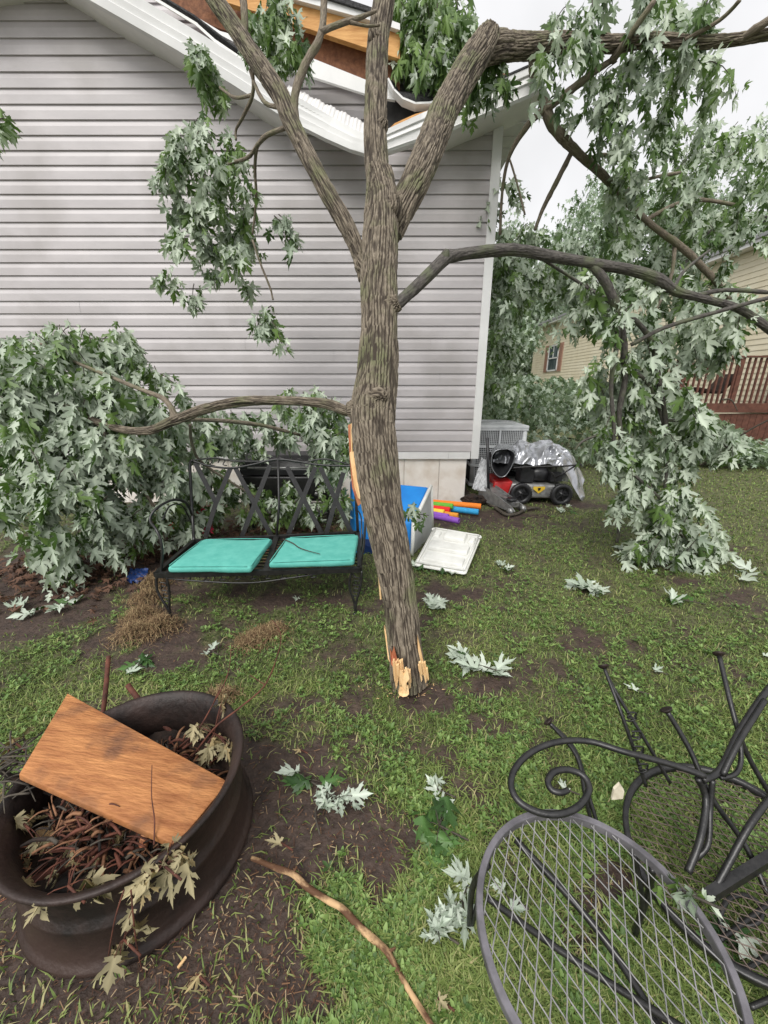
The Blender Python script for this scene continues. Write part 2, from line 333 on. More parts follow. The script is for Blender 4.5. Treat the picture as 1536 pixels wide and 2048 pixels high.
def put_leaves(m, pos, tip, nor, size, mi=0, tmpl=None, bright=None):
    pos = np.asarray(pos); N_ = len(pos)
    if not N_: return
    tip = unit(np.asarray(tip)); nor = np.asarray(nor); nor = unit(nor - (nor * tip).sum(1, keepdims=True) * tip); side = np.cross(tip, nor)
    br = rng.random(N_) if bright is None else bright
    ks = rng.integers(0, len(LT), N_) if tmpl is None else np.zeros(N_, int)
    for k in range(4 if tmpl is None else 1):
        V, F, A = LT[k] if tmpl is None else tmpl
        sel = np.where(ks == k)[0]
        if not len(sel): continue
        wv = (.62 + .38 * rng.random(len(sel)))[:, None, None]
        W_ = (V[None, :, 0:1] * side[sel][:, None, :] * wv + V[None, :, 1:2] * tip[sel][:, None, :] + V[None, :, 2:3] * nor[sel][:, None, :]) * size[sel][:, None, None] + pos[sel][:, None, :]
        lo = np.array([i for q in F for i in q]); sz = np.array([len(q) for q in F])
        LO = (lo[None, :] + (np.arange(len(sel)) * len(V))[:, None]).ravel(); SZ = np.tile(sz, len(sel))
        AA = np.repeat(A[None], len(sel), 0).copy(); AA[:, :, 0] = br[sel][:, None]
        m.add(W_.reshape(-1, 3), (LO, SZ), mi, AA.reshape(-1, 3), smooth=True)
WIND = unit(np.array([0, -1, .2]))     # the storm blew the pale undersides towards the yard
def spray(m, tw, start, length, n, size, silver=.75, lean=None, tmpl=None, spread=.5):
    """a drooping twig with leaves along it"""
    s = np.array(start); d = np.array([rng.normal() * .9, rng.normal() * .6, -.25 + .3 * rng.normal()]) if lean is None else np.array(lean) + rng.normal(size=3) * .3
    d = unit(d); pts = [s]; st = 5
    for i in range(st):
        d = unit(d + np.array([0, 0, -.42])); pts.append(pts[-1] + d * length / st)
    if tw is not None: tw.tube(pts, [.004, .0035, .003, .0025, .002, .0015], 4)
    t = rng.random(n) ** .8 * st * .999; i = t.astype(int); pp = np.array(pts); p = pp[i] + (pp[i + 1] - pp[i]) * (t - i)[:, None]
    off = rng.normal(size=(n, 3)) * np.array([1, 1, .5]); off = unit(off) * size * (.12 + spread * rng.random((n, 1)))
    tip = unit(off) * .55 + np.array([0, 0, -1.5]) + rng.normal(size=(n, 3)) * .28
    base = p + off
    ya = rng.normal() * .45 + rng.normal(size=n) * .6; nor = np.stack([np.sin(ya), -np.cos(ya), .25 + .3 * rng.normal(size=n)], 1) * np.where(rng.random(n) < silver, -1, 1)[:, None]
    put_leaves(m, base, tip, nor, size * (.45 + .85 * rng.random(n) ** 1.3), tmpl=tmpl, bright=np.clip(rng.random() * .7 + rng.random(n) * .4, 0, 1))
def blobs(m, tw, E_, size, silver=.75, n=10, ln=.3, tmpl=None, k=1.0):
    for cx, cy, rx, ry, Y, dY, ns in E_:
        for _ in range(int(ns * k)):
            while True:
                u, v = rng.uniform(-1, 1, 2)
                if u * u + v * v < 1: break
            y = Y + rng.uniform(-dY, dY)
            p = P(cx + u * rx, cy + v * ry - 22, y)
            if p.z < .12: p.z = .12 + rng.random() * .1
            l2 = min(ln, max(.08, p.z - .03))
            spray(m, tw if rng.random() < .5 else None, p, l2 * (.6 + .8 * rng.random()), max(5, int(1.45 * n * l2 / ln)), size * .88, silver, tmpl=tmpl)

# ================================================================== GROUND
_dirt = [(960, 1405, .14, .08), (860, 1390, .13, .07), (700, 1645, .15, .08), (560, 1700, .13, .16), (640, 1600, .12, .06), (690, 1780, .12, .08), (200, 1270, .55, .22), (330, 1300, .3, .15), (110, 1190, .9, .35), (250, 1130, .8, .4), (60, 1120, .9, .5),
         (900, 1190, .2, .13), (550, 1200, .35, .16), (1120, 1010, .6, .25), (1000, 1030, .5, .3), (480, 1960, .14, .08), (560, 1960, .08, .07), (130, 2000, .2, .08), (20, 1950, .3, .2), (300, 1990, .16, .1), (480, 1890, .14, .12), (60, 1880, .2, .2), (450, 1540, .2, .2), (830, 1500, .2, .07), (1000, 1360, .2, .1), (880, 1040, .5, .25),
         (1150, 1900, .12, .12), (640, 2020, .1, .05), (350, 1950, .2, .1), (1180, 1280, .2, .08), (520, 1560, .25, .12), (770, 1700, .12, .06), (1250, 1770, .12, .06)]
_dg = [(G(a, b).x, G(a, b).y, c, d) for a, b, c, d in _dirt]
RINGC = (-.74, .84)
def turf(x, y):                        # 0 bare soil ... 1 thick grass
    x = np.asarray(x, float); y = np.asarray(y, float)
    t = .84 + 1.0 * (fbm(x * 1.8 + 9, y * 1.8 + 4, 0, 4) - .5) + 2.3 * (fbm(x * 8 + 3, y * 8 + 8, 1, 4) - .5)
    t = t + np.clip((y - 3) * .12, 0, .35) * (x > .3)
    for a, b, c, d in _dg:
        q = ((x - a) / c) ** 2 + ((y - b) / d) ** 2
        t = t - .85 * np.exp(-q * .9)
    rr = np.hypot(x - RINGC[0], y - RINGC[1]); t = t - 1.3 * np.clip((.42 - rr) / .06, 0, 1)
    t = t - .9 * np.clip((y - 4.1) / .3, 0, 1) * (x < 1.15) * (y < 6)
    return np.clip(t, 0, 1)
def ground_z(x, y):
    return .018 * (fbm(np.asarray(x) * 3 + 40, np.asarray(y) * 3 + 40, 2, 4) - .5) + .006 * (fbm(np.asarray(x) * 30 + 40, np.asarray(y) * 30 + 40, 1, 2) - .5)
def sheet(xs, ys, name, zoff=0):
    X, Y = np.meshgrid(xs, ys, indexing='ij'); f = np.clip(1 - np.maximum(abs(X), Y) / 30, 0, 1)
    Z = ground_z(X, Y) * f + zoff
    nx, ny = len(xs), len(ys); I = np.arange(nx * ny).reshape(nx, ny)
    q = np.stack([I[:-1, :-1], I[1:, :-1], I[1:, 1:], I[:-1, 1:]], -1).reshape(-1, 4)
    A = np.stack([turf(X, Y), 0 * X, 0 * X], -1).reshape(-1, 3)
    m = M(); m.add(np.stack([X, Y, Z], -1).reshape(-1, 3), (q.ravel(), np.full(len(q), 4)), 0, A); return m.build(name, MT['soil'], attr=True)
xs = np.concatenate([np.linspace(-160, -8, 24), np.linspace(-7.5, -2.6, 40), np.linspace(-2.5, 3.5, 500), np.linspace(3.6, 12, 90), np.linspace(13, 160, 30)])
ys = np.concatenate([np.linspace(-20, .1, 20), np.linspace(.15, 4.8, 420), np.linspace(4.9, 14, 120), np.linspace(15, 200, 40)])
tag(sheet(xs, ys, 'ground'), None, None, kind='structure')

def frustum_points(n, y0, y1, power=1.6):
    u = rng.random(n); p = 1 - power
    y = (y0 ** p + u * (y1 ** p - y0 ** p)) ** (1 / p) if abs(p) > 1e-6 else y0 * (y1 / y0) ** u
    x = (rng.random(n) * 2 - 1) * (y * 1.08 + 1.15)
    return x, y
def blades(n):
    x, y = frustum_points(n, .22, 14, 1.75)
    keep = (rng.random(n) < turf(x, y) ** 1.2 * 1.0 + .02) & ~((y > 4.5) & (x < 1.1)) ; x, y = x[keep], y[keep]
    rr = np.hypot(x - RINGC[0], y - RINGC[1]); k = rr > .31; x, y = x[k], y[k]; n = len(x)
    z = ground_z(x, y) - .003; far = np.clip(y / 2.2, 1, 4)
    h = (.010 + .026 * rng.random(n) ** 1.8) * (1 + .2 * far); w = (.0014 + .0014 * rng.random(n)) * far
    a = rng.random(n) * 2 * pi; ln = .35 + 1.3 * rng.random(n)      # lean
    sw = (fbm(x * 3, y * 3, 0, 2) - .5) * 6
    d = np.stack([np.cos(a + sw), np.sin(a + sw), np.zeros(n)], 1); s = np.stack([-d[:, 1], d[:, 0], np.zeros(n)], 1)
    b = np.stack([x, y, z], 1); up = np.array([0, 0, 1.])
    m1 = b + d * (h * ln * .35)[:, None] + up * (h * .55)[:, None]; tp = b + d * (h * ln)[:, None] + up * (h * (1 - .35 * np.minimum(ln, 1.6)))[:, None]
    ww = s * w[:, None]
    V = np.stack([b - ww, b + ww, m1 + ww * .8, m1 - ww * .8, tp], 1).reshape(-1, 3)
    lo = (np.array([0, 1, 2, 3, 3, 2, 4])[None] + (np.arange(n) * 5)[:, None]).ravel(); sz = np.tile([4, 3], n)
    c = np.clip(.42 + .30 * rng.normal(size=n) * .6 + .55 * (fbm(x * 2.2 + 7, y * 2.2, 1, 3) - .5) - .10 * (x < -.2) * (y > 1.5), 0, .82); dry = rng.random(n) < .05 + .25 * (1 - turf(x, y)) ** 2; c[dry] = .8 + .2 * rng.random(dry.sum())
    A = np.zeros((n, 5, 3)); A[:, :, 0] = c[:, None]
    m = M(); m.add(V, (lo, sz), 0, A.reshape(-1, 3)); return m
tag(blades(740000).build('grass', MT['grass'], attr=True), 'short trampled green grass growing in patches over wet dark soil', 'grass', kind='stuff')
def weeds(n):
    x, y = frustum_points(n, .25, 6, 1.8); cl = fbm(x * 6 + 20, y * 5 + 20, 2, 3)
    keep = (cl > .43) & (turf(x, y) > .12 + .3 * rng.random(n)) & (np.hypot(x - RINGC[0], y - RINGC[1]) > .33) & ~((y > 4.5) & (x < 1.1)); x, y = x[keep], y[keep]; n = len(x)
    m = M(); V = np.array([(0, 0, 0), (.22, .2, .06), (.3, .55, .1), (.14, .9, .04), (0, 1, 0), (-.14, .9, .04), (-.3, .55, .1), (-.22, .2, .06)]); F = [(0, 1, 2, 3, 4), (0, 4, 5, 6, 7)]
    k = 4; X = np.repeat(x, k); Y = np.repeat(y, k); a = np.repeat(rng.random(n) * 6.28, k) + np.tile(np.arange(k) * 1.57, n) + rng.normal(size=n * k) * .4
    el = .15 + .6 * rng.random(n * k); tip = np.stack([np.cos(a) * np.cos(el), np.sin(a) * np.cos(el), np.sin(el)], 1)
    pos = np.stack([X, Y, ground_z(X, Y) + .006 + .012 * rng.random(n * k)], 1); sz = np.repeat(.005 + .014 * rng.random(n) ** 2.6 + .002 * y, k) * (.7 + .6 * rng.random(n * k))
    put_leaves(m, pos, tip, np.tile([0, 0, 1.], (n * k, 1)), sz, tmpl=(V, F, np.zeros((8, 3))), bright=np.repeat(np.clip(.5 + .3 * rng.normal(size=n), 0, 1), k)); return m
tag(weeds(98000).build('weeds', MT['weed'], attr=True), 'small broad leaved weeds creeping through the lawn', 'weeds', kind='stuff')
def litter(n):
    x, y = frustum_points(n, .25, 5, 1.9); w = (1 - turf(x, y)); nr = np.hypot(x + .35, y - .95) < .5
    keep = (rng.random(n) < .12 + .4 * w + .5 * nr) & (np.hypot(x - RINGC[0], y - RINGC[1]) > .31); x, y = x[keep], y[keep]; n = len(x)
    a = rng.random(n) * 6.28; d = np.stack([np.cos(a), np.sin(a), rng.normal(size=n) * .2], 1); s = np.stack([-d[:, 1], d[:, 0], 0 * x], 1)
    l = (.003 + .012 * rng.random(n) ** 3)[:, None]; ww = (.0004 + .0007 * rng.random(n))[:, None] * (1 + y[:, None] * .3)
    b = np.stack([x, y, ground_z(x, y) + .004 + .012 * rng.random(n)], 1)
    V = np.stack([b - d * l - s * ww, b + d * l - s * ww, b + d * l + s * ww, b - d * l + s * ww], 1).reshape(-1, 3)
    lo = np.arange(4 * n); A = np.zeros((n, 4, 3)); A[:, :, 0] = rng.random(n)[:, None] ** 1.6
    m = M(); m.add(V, (lo, np.full(n, 4)), 0, A.reshape(-1, 3)); return m
tag(litter(34000).build('ground_litter', MT['litter'], attr=True), 'bits of straw, bark and needles strewn over the bare soil', 'litter', kind='stuff')

# ================================================================== HOUSE
YW = 4.53
house = thing('house', (-1.5, YW, 0), 'house with pale mauve grey lap siding and a storm broken white eave above', 'house')
CX = 1.02                                             # right end of siding
rows = [905, 882, 858.5, 836, 812, 789.5, 770, 747, 723, 700, 676, 652.5, 627, 603, 577, 552, 526, 498, 471, 445, 417, 387, 358, 331, 301, 270, 239, 207, 177, 145, 112, 78, 43]
rz = [P(768, r, YW).z for r in rows]
for i in range(1, len(rz) - 1): pass
sm_ = np.polyfit(np.arange(len(rz)), rz, 3); rz = list(np.polyval(sm_, np.arange(len(rz) + 4)))
rakeL = [P(110, -46, 4.35), P(176, -2, 4.25), P(354, 100, 4.25), P(563, 232, 4.25), P(735, 309, 4.25)]
def roof_z(x):                                        # underside of the original roof line
    return 4.75 - abs(x + 2.7) * .26
def wall_strip(m, x0, x1, z0, z1, sides):
    h = z1 - z0; prof = [(z1, 0.0), (z1 - h * .06, -.001), (z1 - h * .40, -.013), (z1 - h * .44, -.0142), (z0, -.0152), (z0 - .002, -.015), (z0 - .002, 0)]
    V = []; 
    for z, y in prof: V += [(x0, YW + y, z), (x1, YW + y, z)]
    m.add(V, [(2 * i, 2 * i + 1, 2 * i + 3, 2 * i + 2)[::-1] for i in range(len(prof) - 1)], 0, smooth=False)
m = M()
seams = {4: [-.25], 6: [.62], 9: [-1.5, .5], 12: [-3.2], 13: [.12], 15: [.1], 17: [-2.1], 21: [-.55], 26: [-2.0], 8: [-.55]}
for i in range(len(rz) - 1):
    z0, z1 = rz[i], rz[i + 1]
    xr = CX; xl = -9
    cuts = [xl] + sorted(seams.get(i, [])) + [xr]
    if z1 > 3.6:                                     # gable: stay under roof
        lim = min(CX, -2.7 + (4.75 - z1) / .26 + .5); cuts = [max(-9, -2.7 - (4.75 - z1) / .26 - .5), max(lim, -2.6)] if z1 < 4.85 else None
        if z1 < 4.2: cuts = [cuts[0], CX]
    if cuts is None: continue
    for a, b in zip(cuts[:-1], cuts[1:]): wall_strip(m, a + .0012, b - .0012 if b != xr else b, z0, z1, None)
m.box((-3.99, YW + .06, (rz[0] + 4.0) / 2), (10.02, .1, 4.0 - rz[0]))
m.box((CX - 5.01, YW + .06 + 3, (rz[0] + 3.6) / 2), (10.0, 6, 3.6 - rz[0]))
m.build('wall', MT['vinyl'], house)
# skirting with grooves + starter band
m = M(); zb = P(900, 917, YW - .01).z
x = -9.0
while x < .98:
    x1 = min(x + .42, .985); m.box(((x + x1) / 2, YW + .03, zb / 2), (x1 - x - .006, .03, zb)); x = x1
m.box((-4.0, YW + .05, zb / 2), (9.96, .02, zb)); m.box((.97, YW + 3.05, zb / 2), (.03, 6, zb))
m.build('skirting', MT['skirt'], house)
m = M(); x = -9.0
while x < CX - .02:
    x1 = min(x + 1.22, CX - .006); m.box(((x + x1) / 2, YW - .004, (zb + rz[0]) / 2 - .006), (x1 - x - .002, .03, rz[0] - zb - .004)); x = x1
m.build('skirting_band', MT['white'], house)
m = M(); zt = 3.78
m.box((CX + .045, YW - .006, (zb + zt) / 2), (.09, .05, zt - zb)); m.box((CX + .066, YW + .06, (zb + zt) / 2), (.045, .09, zt - zb))
m.build('corner_trim', MT['white'], house)
# left broken rake fascia: stepped band
def band(m, bot, top, Y, steps=((0, .0), (.32, .012), (.36, .0), (.62, .012), (.66, 0), (1, .012)), Yt=None):
    rowsP = []
    for f, o in steps:
        rowsP.append([Vector(b) * (1 - f) + Vector(t) * f + Vector((0, -o, 0)) for b, t in zip(bot, top)])
    n = len(bot); V = [p for r in rowsP for p in r]
    F = [(i * n + j, i * n + j + 1, (i + 1) * n + j + 1, (i + 1) * n + j) for i in range(len(steps) - 1) for j in range(n - 1)]
    m.add(V, F, 0, smooth=False)
    # returns: bottom and top thickness going back
    for r in (rowsP[0], rowsP[-1]):
        V = r + [p + Vector((0, .06, 0)) for p in r]; m.add(V, [(j, j + 1, n + j + 1, n + j) for j in range(n - 1)], 0, smooth=False)
YF = 4.22
m = M()
bot = [P(-160, -30, YF), P(-60, -60, YF), P(60, -75, YF), P(176, -2, YF), P(354, 100, YF), P(470, 172, YF), P(563, 232, YF), P(650, 276, YF - .03), P(700, 298, YF - .06), P(768, 318, YF - .08)]
top = [P(-160, -110, YF), P(-60, -150, YF), P(80, -165, YF), P(281, -2, YF), P(400, 68, YF), P(500, 130, YF), P(590, 192, YF + .01), P(665, 236, YF), P(712, 262, YF - .03), P(768, 282, YF - .06)]
band(m, bot, top, YF); m.build('rake_fascia', MT['white'], house)
# shingle edge and torn drip edge along the left rake
m = M(); e = [P(300, -8, YF + .02), P(392, 48, YF + .02), P(430, 82, YF), P(480, 116, YF), P(530, 152, YF), P(556, 168, YF - .02)]
for a, b in zip(e[:-1], e[1:]): m.bar(a, b + (b - a) * .04, .012, .018)
m.build('drip_edge', MT['whiteplastic'], house)
m = M(); e = [P(300, -14, YF + .05), P(392, 41, YF + .05), P(480, 108, YF + .06), P(556, 160, YF + .04)]
for a, b in zip(e[:-1], e[1:]): m.bar(a, b, .1, .012)
m.build('shingle_edge', MT['shingle'], house)
# vented soffit flipped up beside the fascia: ribbed strip
m = M(); nrib = 88; V = []; rib = []
for i in range(nrib + 1):
    t = i / nrib; o = .006 if i % 4 in (0, 1) else 0
    a = P(566, 190, YF + .0).lerp(P(738, 286, YF - .02), t) + Vector((0, o * .3, o)); b = P(578, 172, YF + .2).lerp(P(742, 252, YF + .2), t) + Vector((0, 0, o + .006 * sin(i * .45)))
    V += [a, b]
m.add(V, [(2 * i, 2 * i + 2, 2 * i + 3, 2 * i + 1) for i in range(nrib)], 0, smooth=False); m.build('vented_soffit', MT['soffit'], house)
# lifted roof: white band, brown board with its shadowed side painted in, orange rafter, white strip, shingles
def slab(pts, Y, th, name, mt, dy=0):
    q = [P(a, b, Y + (dy * i / len(pts))) for i, (a, b) in enumerate(pts)]
    mm_ = M(); mm_.prism(q, (0, th, 0)); return mm_.build(name, mt, house)
slab([(360, 30), (374, 34), (560, 133), (640, 158), (745, 192), (790, 200), (790, 178), (733, 160), (604, 108), (440, 62), (374, 22)], 4.34, .03, 'inner_fascia', MT['white'])
slab([(300, -10), (374, 36), (604, 110), (733, 163), (800, 190), (800, 120), (737, 93), (592, 46), (400, -12)], 4.40, .04, 'shaded_board', MT['shadewood'])
slab([(396, -14), (592, 49), (737, 97), (800, 118), (800, 62), (737, 40), (584, -2), (560, -14)], 4.30, .05, 'rafter', MT['lumber'])
slab([(560, -14), (584, -3), (737, 39), (800, 60), (800, 47), (737, 24), (640, -6), (600, -14)], 4.26, .05, 'upper_fascia', MT['white'])
slab([(600, -14), (640, -8), (737, 22), (780, 36), (780, 28), (737, 12), (660, -14)], 4.24, .12, 'shingle_strip', MT['shingle'])
# bent roof edge over the hole: curved drip with dark shingles sagging behind
arc = [(776, 165), (787, 186), (805, 204), (830, 214), (858, 213), (884, 206), (910, 198)]
m = M(); pa = [P(a, b, 4.3) for a, b in arc]
for a, b in zip(pa[:-1], pa[1:]): m.bar(a, b + (b - a) * .05, .1, .014)
m.build('bent_drip_edge', MT['white'], house)
q = [P(a, b - 4, 4.33) for a, b in arc] + [P(905, 150, 4.5), P(870, 172, 4.55), P(820, 180, 4.55), P(790, 150, 4.5)]
m = M(); m.prism(q, (0, .35, .05)); m.build('sagging_shingles', MT['shingle'], house)
slab([(766, 268), (790, 246), (830, 228), (880, 214), (880, 236), (820, 252), (775, 272)], 4.27, .04, 'splintered_rafter', MT['lumber'])
slab([(735, 198), (900, 218), (900, 250), (735, 262)], 4.44, .05, 'attic_shade_panel', MT['dark'])  # dark panel painted to stand in for shade in the roof hole
# right rake fascia
m = M()
bot = [P(752, 312, YF - .06), P(770, 306, YF - .05), P(830, 286, YF - .02), P(901, 263, YF), P(1000, 221, YF), P(1089, 183, YF)]
top = [P(752, 266, YF - .05), P(771, 262, YF - .05), P(845, 228, YF), P(938, 190, YF), P(1010, 158, YF), P(1074, 130, YF)]
band(m, bot, top, YF, ((0, .0), (.1, .014), (.14, 0), (.45, .004), (.5, .016), (.72, .004), (.76, .018), (1, .018)))
m.build('rake_fascia', MT['white'], house)
m = M(); m.bar(P(935, 189, YF), P(1074, 127, YF), .05, .012); m.build('shingle_edge', MT['shingle'], house)
# eave: side fascia going back, soffit, fascia end, roof deck
e0, e1 = P(1089, 183, YF), P(1074, 130, YF); XE = (e0.x + e1.x) / 2; zE = e0.z
m = M(); m.prism([(XE + .02, YF, e0.z), (XE + .035, YF, e0.z), (XE + .015, YF, e1.z), (XE, YF, e1.z)], (0, 8, 0)); m.build('eave_fascia', MT['white'], house)
m = M()
for i in range(40):
    y0 = YW + .03 + i * .2; m.box(((CX + .09 + XE) / 2, y0 + .1, zE - .03), (XE - CX - .07, .192, .012)); m.box(((CX + .09 + XE) / 2, y0 + .004, zE - .037), (XE - CX - .07, .01, .01))
m.build('eave_soffit', MT['soffit'], house)
m = M(); m.prism([(CX + .02, YF + .1, zE + .01), (XE, YF + .1, zE + .02), (XE, YF + .1, e1.z - .03), (CX + .0, YF + .1, e1.z + .02)], (0, .03, 0)); m.build('rafter_end', MT['shadewood'], house)
slab([(985, 232), (1003, 224), (1003, 262), (985, 262)], YW - .015, .01, 'frieze_board', MT['white'])
# rake soffit between wall and fascia (underside), and the roof itself
m = M()
def soff(b, dz=0):
    V = []
    for p in b: V += [Vector(p) + Vector((0, .03, .004)), Vector((p[0], YW + .05, p[2] + .004))]
    m.add(V, [(2 * i, 2 * i + 1, 2 * i + 3, 2 * i + 2) for i in range(len(b) - 1)], 0, smooth=False)
soff([P(-160, -30, YF), P(-60, -60, YF), P(60, -75, YF), P(176, -2, YF), P(354, 100, YF), P(563, 232, YF)])
m.build('rake_soffit', MT['soffit'], house)
m = M(); soff([P(901, 263, YF), P(1000, 221, YF), P(1089, 183, YF)]); m.build('rake_soffit', MT['soffit'], house)
m = M()
m.prism([(CX + .3, YF + .14, e1.z), (XE, YF + .14, e1.z + .0), (-.1, YF + .4, 3.95), (-.1, YF + .4, 3.9)], (0, 7, 0))
m.prism([(-.3, YW + .3, 4.05), (-2.7, YW + .1, 5.0), (-2.7, YW + .1, 5.08), (-.3, YW + .3, 4.13)], (0, 7, 0)); m.prism([(-9, YF, 3.0), (-2.7, YF, 4.98), (-2.7, YF, 5.06), (-9, YF, 3.08)], (0, 7, 0))
m.build('roof', MT['shingle'], house)

# ================================================================== THE BROKEN MAPLE
tree = thing('maple_tree', G(815, 1375), 'split silver maple snapped at its base and leaning onto the house eave', 'tree')
def barktube(m, pts, rs, nseg, res, amp, seed=0, flare=0, step=None):
    pts, rs = catmull(pts, rs, res); mN = len(pts); V = []; A = []; HH = []; ln = 0; pv = None
    th = np.arange(nseg) * 2 * pi / nseg
    for i in range(mN):
        t = (pts[min(i + 1, mN - 1)] - pts[max(i - 1, 0)]).normalized()
        x = Vector((1, 0, 0)) if pv is None else pv; x = (x - t * x.dot(t)).normalized(); pv = x; y = t.cross(x)
        if i: ln += (pts[i] - pts[i - 1]).length
        r0 = rs[i]; cx_, cy_ = np.cos(th), np.sin(th)
        # interlaced vertical furrows
        w = fbm(th * 2.6 + seed, np.full(nseg, ln * 4 + seed), 1, 2) * 2.2
        u = np.minimum(th, 2 * pi - th)
        ncir = max(6, int(2 * pi * r0 / .018))
        a1 = abs(((th / (2 * pi) * ncir + 1.0 * vn(ln * 4.5 + cx_ * .8, 3 + cy_ * 2.5, 0) + 1.5 * vn(cx_ * 3 + 9, cy_ * 3 + ln * 2.6, 2) + .5 * vn(cx_ * 8 + 9, cy_ * 8 + ln * 12, 1)) % 1) - .5) * 2
        brk = vn(cx_ * 7 + 20, cy_ * 7 + ln * 26, 1)
        plate = vn(th / (2 * pi) * ncir * .5 + 7, ln * 16 + 3 * cx_, 0); hgt = np.clip(a1 * 1.9, 0, 1) * (.35 + .65 * np.clip(brk * 3.2 - .6, 0, 1)) * (.6 + .4 * np.clip(plate * 3 - .6, 0, 1)) + .35 * (fbm(cx_ * 9 + 30, cy_ * 9 + ln * 40, 0, 2) - .5)
        lump = (fbm(cx_ * 1.2 + 5 + seed, cy_ * 1.2 + ln * 2.5, 2, 2) - .5) * .22 * r0
        r = r0 + (hgt - .7) * amp + lump
        HH.append(hgt); V.append(cx_[:, None] * np.array(x) * r[:, None] + cy_[:, None] * np.array(y) * r[:, None] + np.array(pts[i])); A.append(np.stack([cx_ * r0, cy_ * r0, np.full(nseg, ln + seed)], 1))
    n = nseg; I = np.arange(mN * n).reshape(mN, n); J = np.roll(I, -1, 1)
    q = np.stack([I[:-1], J[:-1], J[1:], I[1:]], -1).reshape(-1, 4)
    m.add(np.concatenate(V), (q.ravel(), np.full(len(q), 4)), 0, np.concatenate(A), h=np.concatenate(HH))
    m.add(np.concatenate([V[-1], V[0]]), [tuple(range(n)), tuple(range(n, 2 * n))[::-1]], 0, np.concatenate([A[-1], A[0]])); return pts, rs
TR = L3([(818, 1372, 37, 1.49), (810, 1300, 34, 1.54), (798, 1200, 32, 1.63), (783, 1100, 36, 1.72), (764, 1000, 39, 1.82), (750, 900, 43, 1.93), (744, 830, 45, 2.02), (753, 750, 40, 2.12), (758, 650, 36, 2.25), (759, 550, 37, 2.4), (763, 450, 34, 2.55), (764, 400, 32, 2.64), (757, 345, 25, 2.72)])
m = M(); barktube(m, [p for p, r in TR], [r for p, r in TR], 340, 64, .0085, 1)
m2 = L3([(764, 420, 24, 2.6), (755, 345, 23, 2.72), (751, 270, 22, 2.82), (751, 200, 22, 2.92), (756, 90, 21, 3.08), (768, 0, 21, 3.2), (775, -90, 20, 3.3), (780, -200, 18, 3.45)])
barktube(m, [p for p, r in m2], [r for p, r in m2], 170, 60, .007, 3)
for s_ in ([(760, 620, 22, 2.27), (782, 612, 19, 2.25), (798, 604, 13, 2.24)], [(740, 815, 26, 2.04), (712, 818, 19, 2.03), (696, 820, 12, 2.04)], [(765, 440, 26, 2.56), (783, 420, 20, 2.55), (788, 392, 12, 2.56)], [(745, 545, 22, 2.44), (726, 535, 14, 2.45), (718, 515, 10, 2.47)], [(755, 262, 16, 2.82), (764, 252, 13, 2.8), (769, 240, 7, 2.8)], [(752, 82, 15, 3.06), (748, 74, 13, 3.03), (747, 64, 6, 3.03)], [(752, 800, 24, 1.98), (760, 795, 18, 1.97), (768, 805, 8, 1.97)]):
    q_ = L3(s_); barktube(m, [p for p, r in q_], [r for p, r in q_], 90, 16, .012, 4)
trunk = m.build('trunk', MT['bark'], tree, attr=True)
# flare / root splinters at the base, split on the left flank
m = M()
def shard(m, px, seed=0, th=.012):
    q = [P(*a) for a in px]; m.prism(q, (0, th, .004))
random.seed(5)
def splinters(m, n, x0, x1, y0, y1, Y, L=45, w=5, lean=0):
    for i in range(n):
        a = random.uniform(x0, x1); b = random.uniform(y0, y1); l = L * random.uniform(.5, 1.1); k = w * random.uniform(.5, 1.3); yy = Y + random.uniform(-.012, .012)
        shard(m, [(a, b, yy), (a + k, b - 2, yy), (a + k * .9 + lean, b + l * .8, yy), (a + k * .3 + lean, b + l, yy), (a - k * .2 + lean * .6, b + l * .5, yy)], th=.008)
def done(name='splintered_wood', mt='rawwood'):
    global m
    m.build(name, MT[mt], tree); m = M()
splinters(m, 16, 784, 802, 1322, 1336, 1.40, 44, 4, 3); splinters(m, 10, 800, 818, 1334, 1350, 1.39, 36, 5, 2)
shard(m, [(800, 1343, 1.36), (808, 1352, 1.355), (815, 1340, 1.36), (819, 1358, 1.35), (813, 1366, 1.345), (812, 1383, 1.34), (804, 1372, 1.35), (799, 1358, 1.355)]); done()
splinters(m, 12, 836, 852, 1322, 1340, 1.405, 26, 4, 3); done()
shard(m, [(797, 1386, 1.355), (800, 1378, 1.355), (806, 1380, 1.355), (810, 1374, 1.355), (817, 1376, 1.355), (818, 1388, 1.345), (813, 1393, 1.34), (806, 1394, 1.34), (799, 1391, 1.345)]); done()
shard(m, [(699, 908, 1.93), (704, 903, 1.92), (709, 906, 1.91), (712, 930, 1.88), (717, 960, 1.86), (722, 985, 1.82), (728, 1005, 1.80), (722, 1000, 1.82), (716, 996, 1.84), (709, 975, 1.86), (705, 950, 1.88)], th=.03); done()
shard(m, [(701, 850, 1.97), (704, 848, 1.95), (705, 905, 1.92), (702, 908, 1.93)], th=.02); done()
shard(m, [(754, 1130, 1.68), (757, 1128, 1.67), (763, 1198, 1.62), (760, 1200, 1.63)], th=.02); done()
shard(m, [(768, 1255, 1.57), (772, 1262, 1.56), (780, 1325, 1.50), (776, 1318, 1.51)], th=.02); done()
shard(m, [(835, 1275, 1.50), (839, 1290, 1.49), (848, 1330, 1.47), (845, 1340, 1.47), (836, 1300, 1.49)], th=.02); done()
shard(m, [(780, 1300, 1.472), (784, 1310, 1.47), (788, 1296, 1.468), (799, 1338, 1.43), (790, 1342, 1.43), (782, 1328, 1.45)]); done('inner_bark', 'redwood')
shard(m, [(822, 1212, 1.575), (829, 1240, 1.56), (834, 1270, 1.54), (846, 1325, 1.49), (840, 1322, 1.49), (828, 1270, 1.535)]); done('inner_bark', 'redwood')
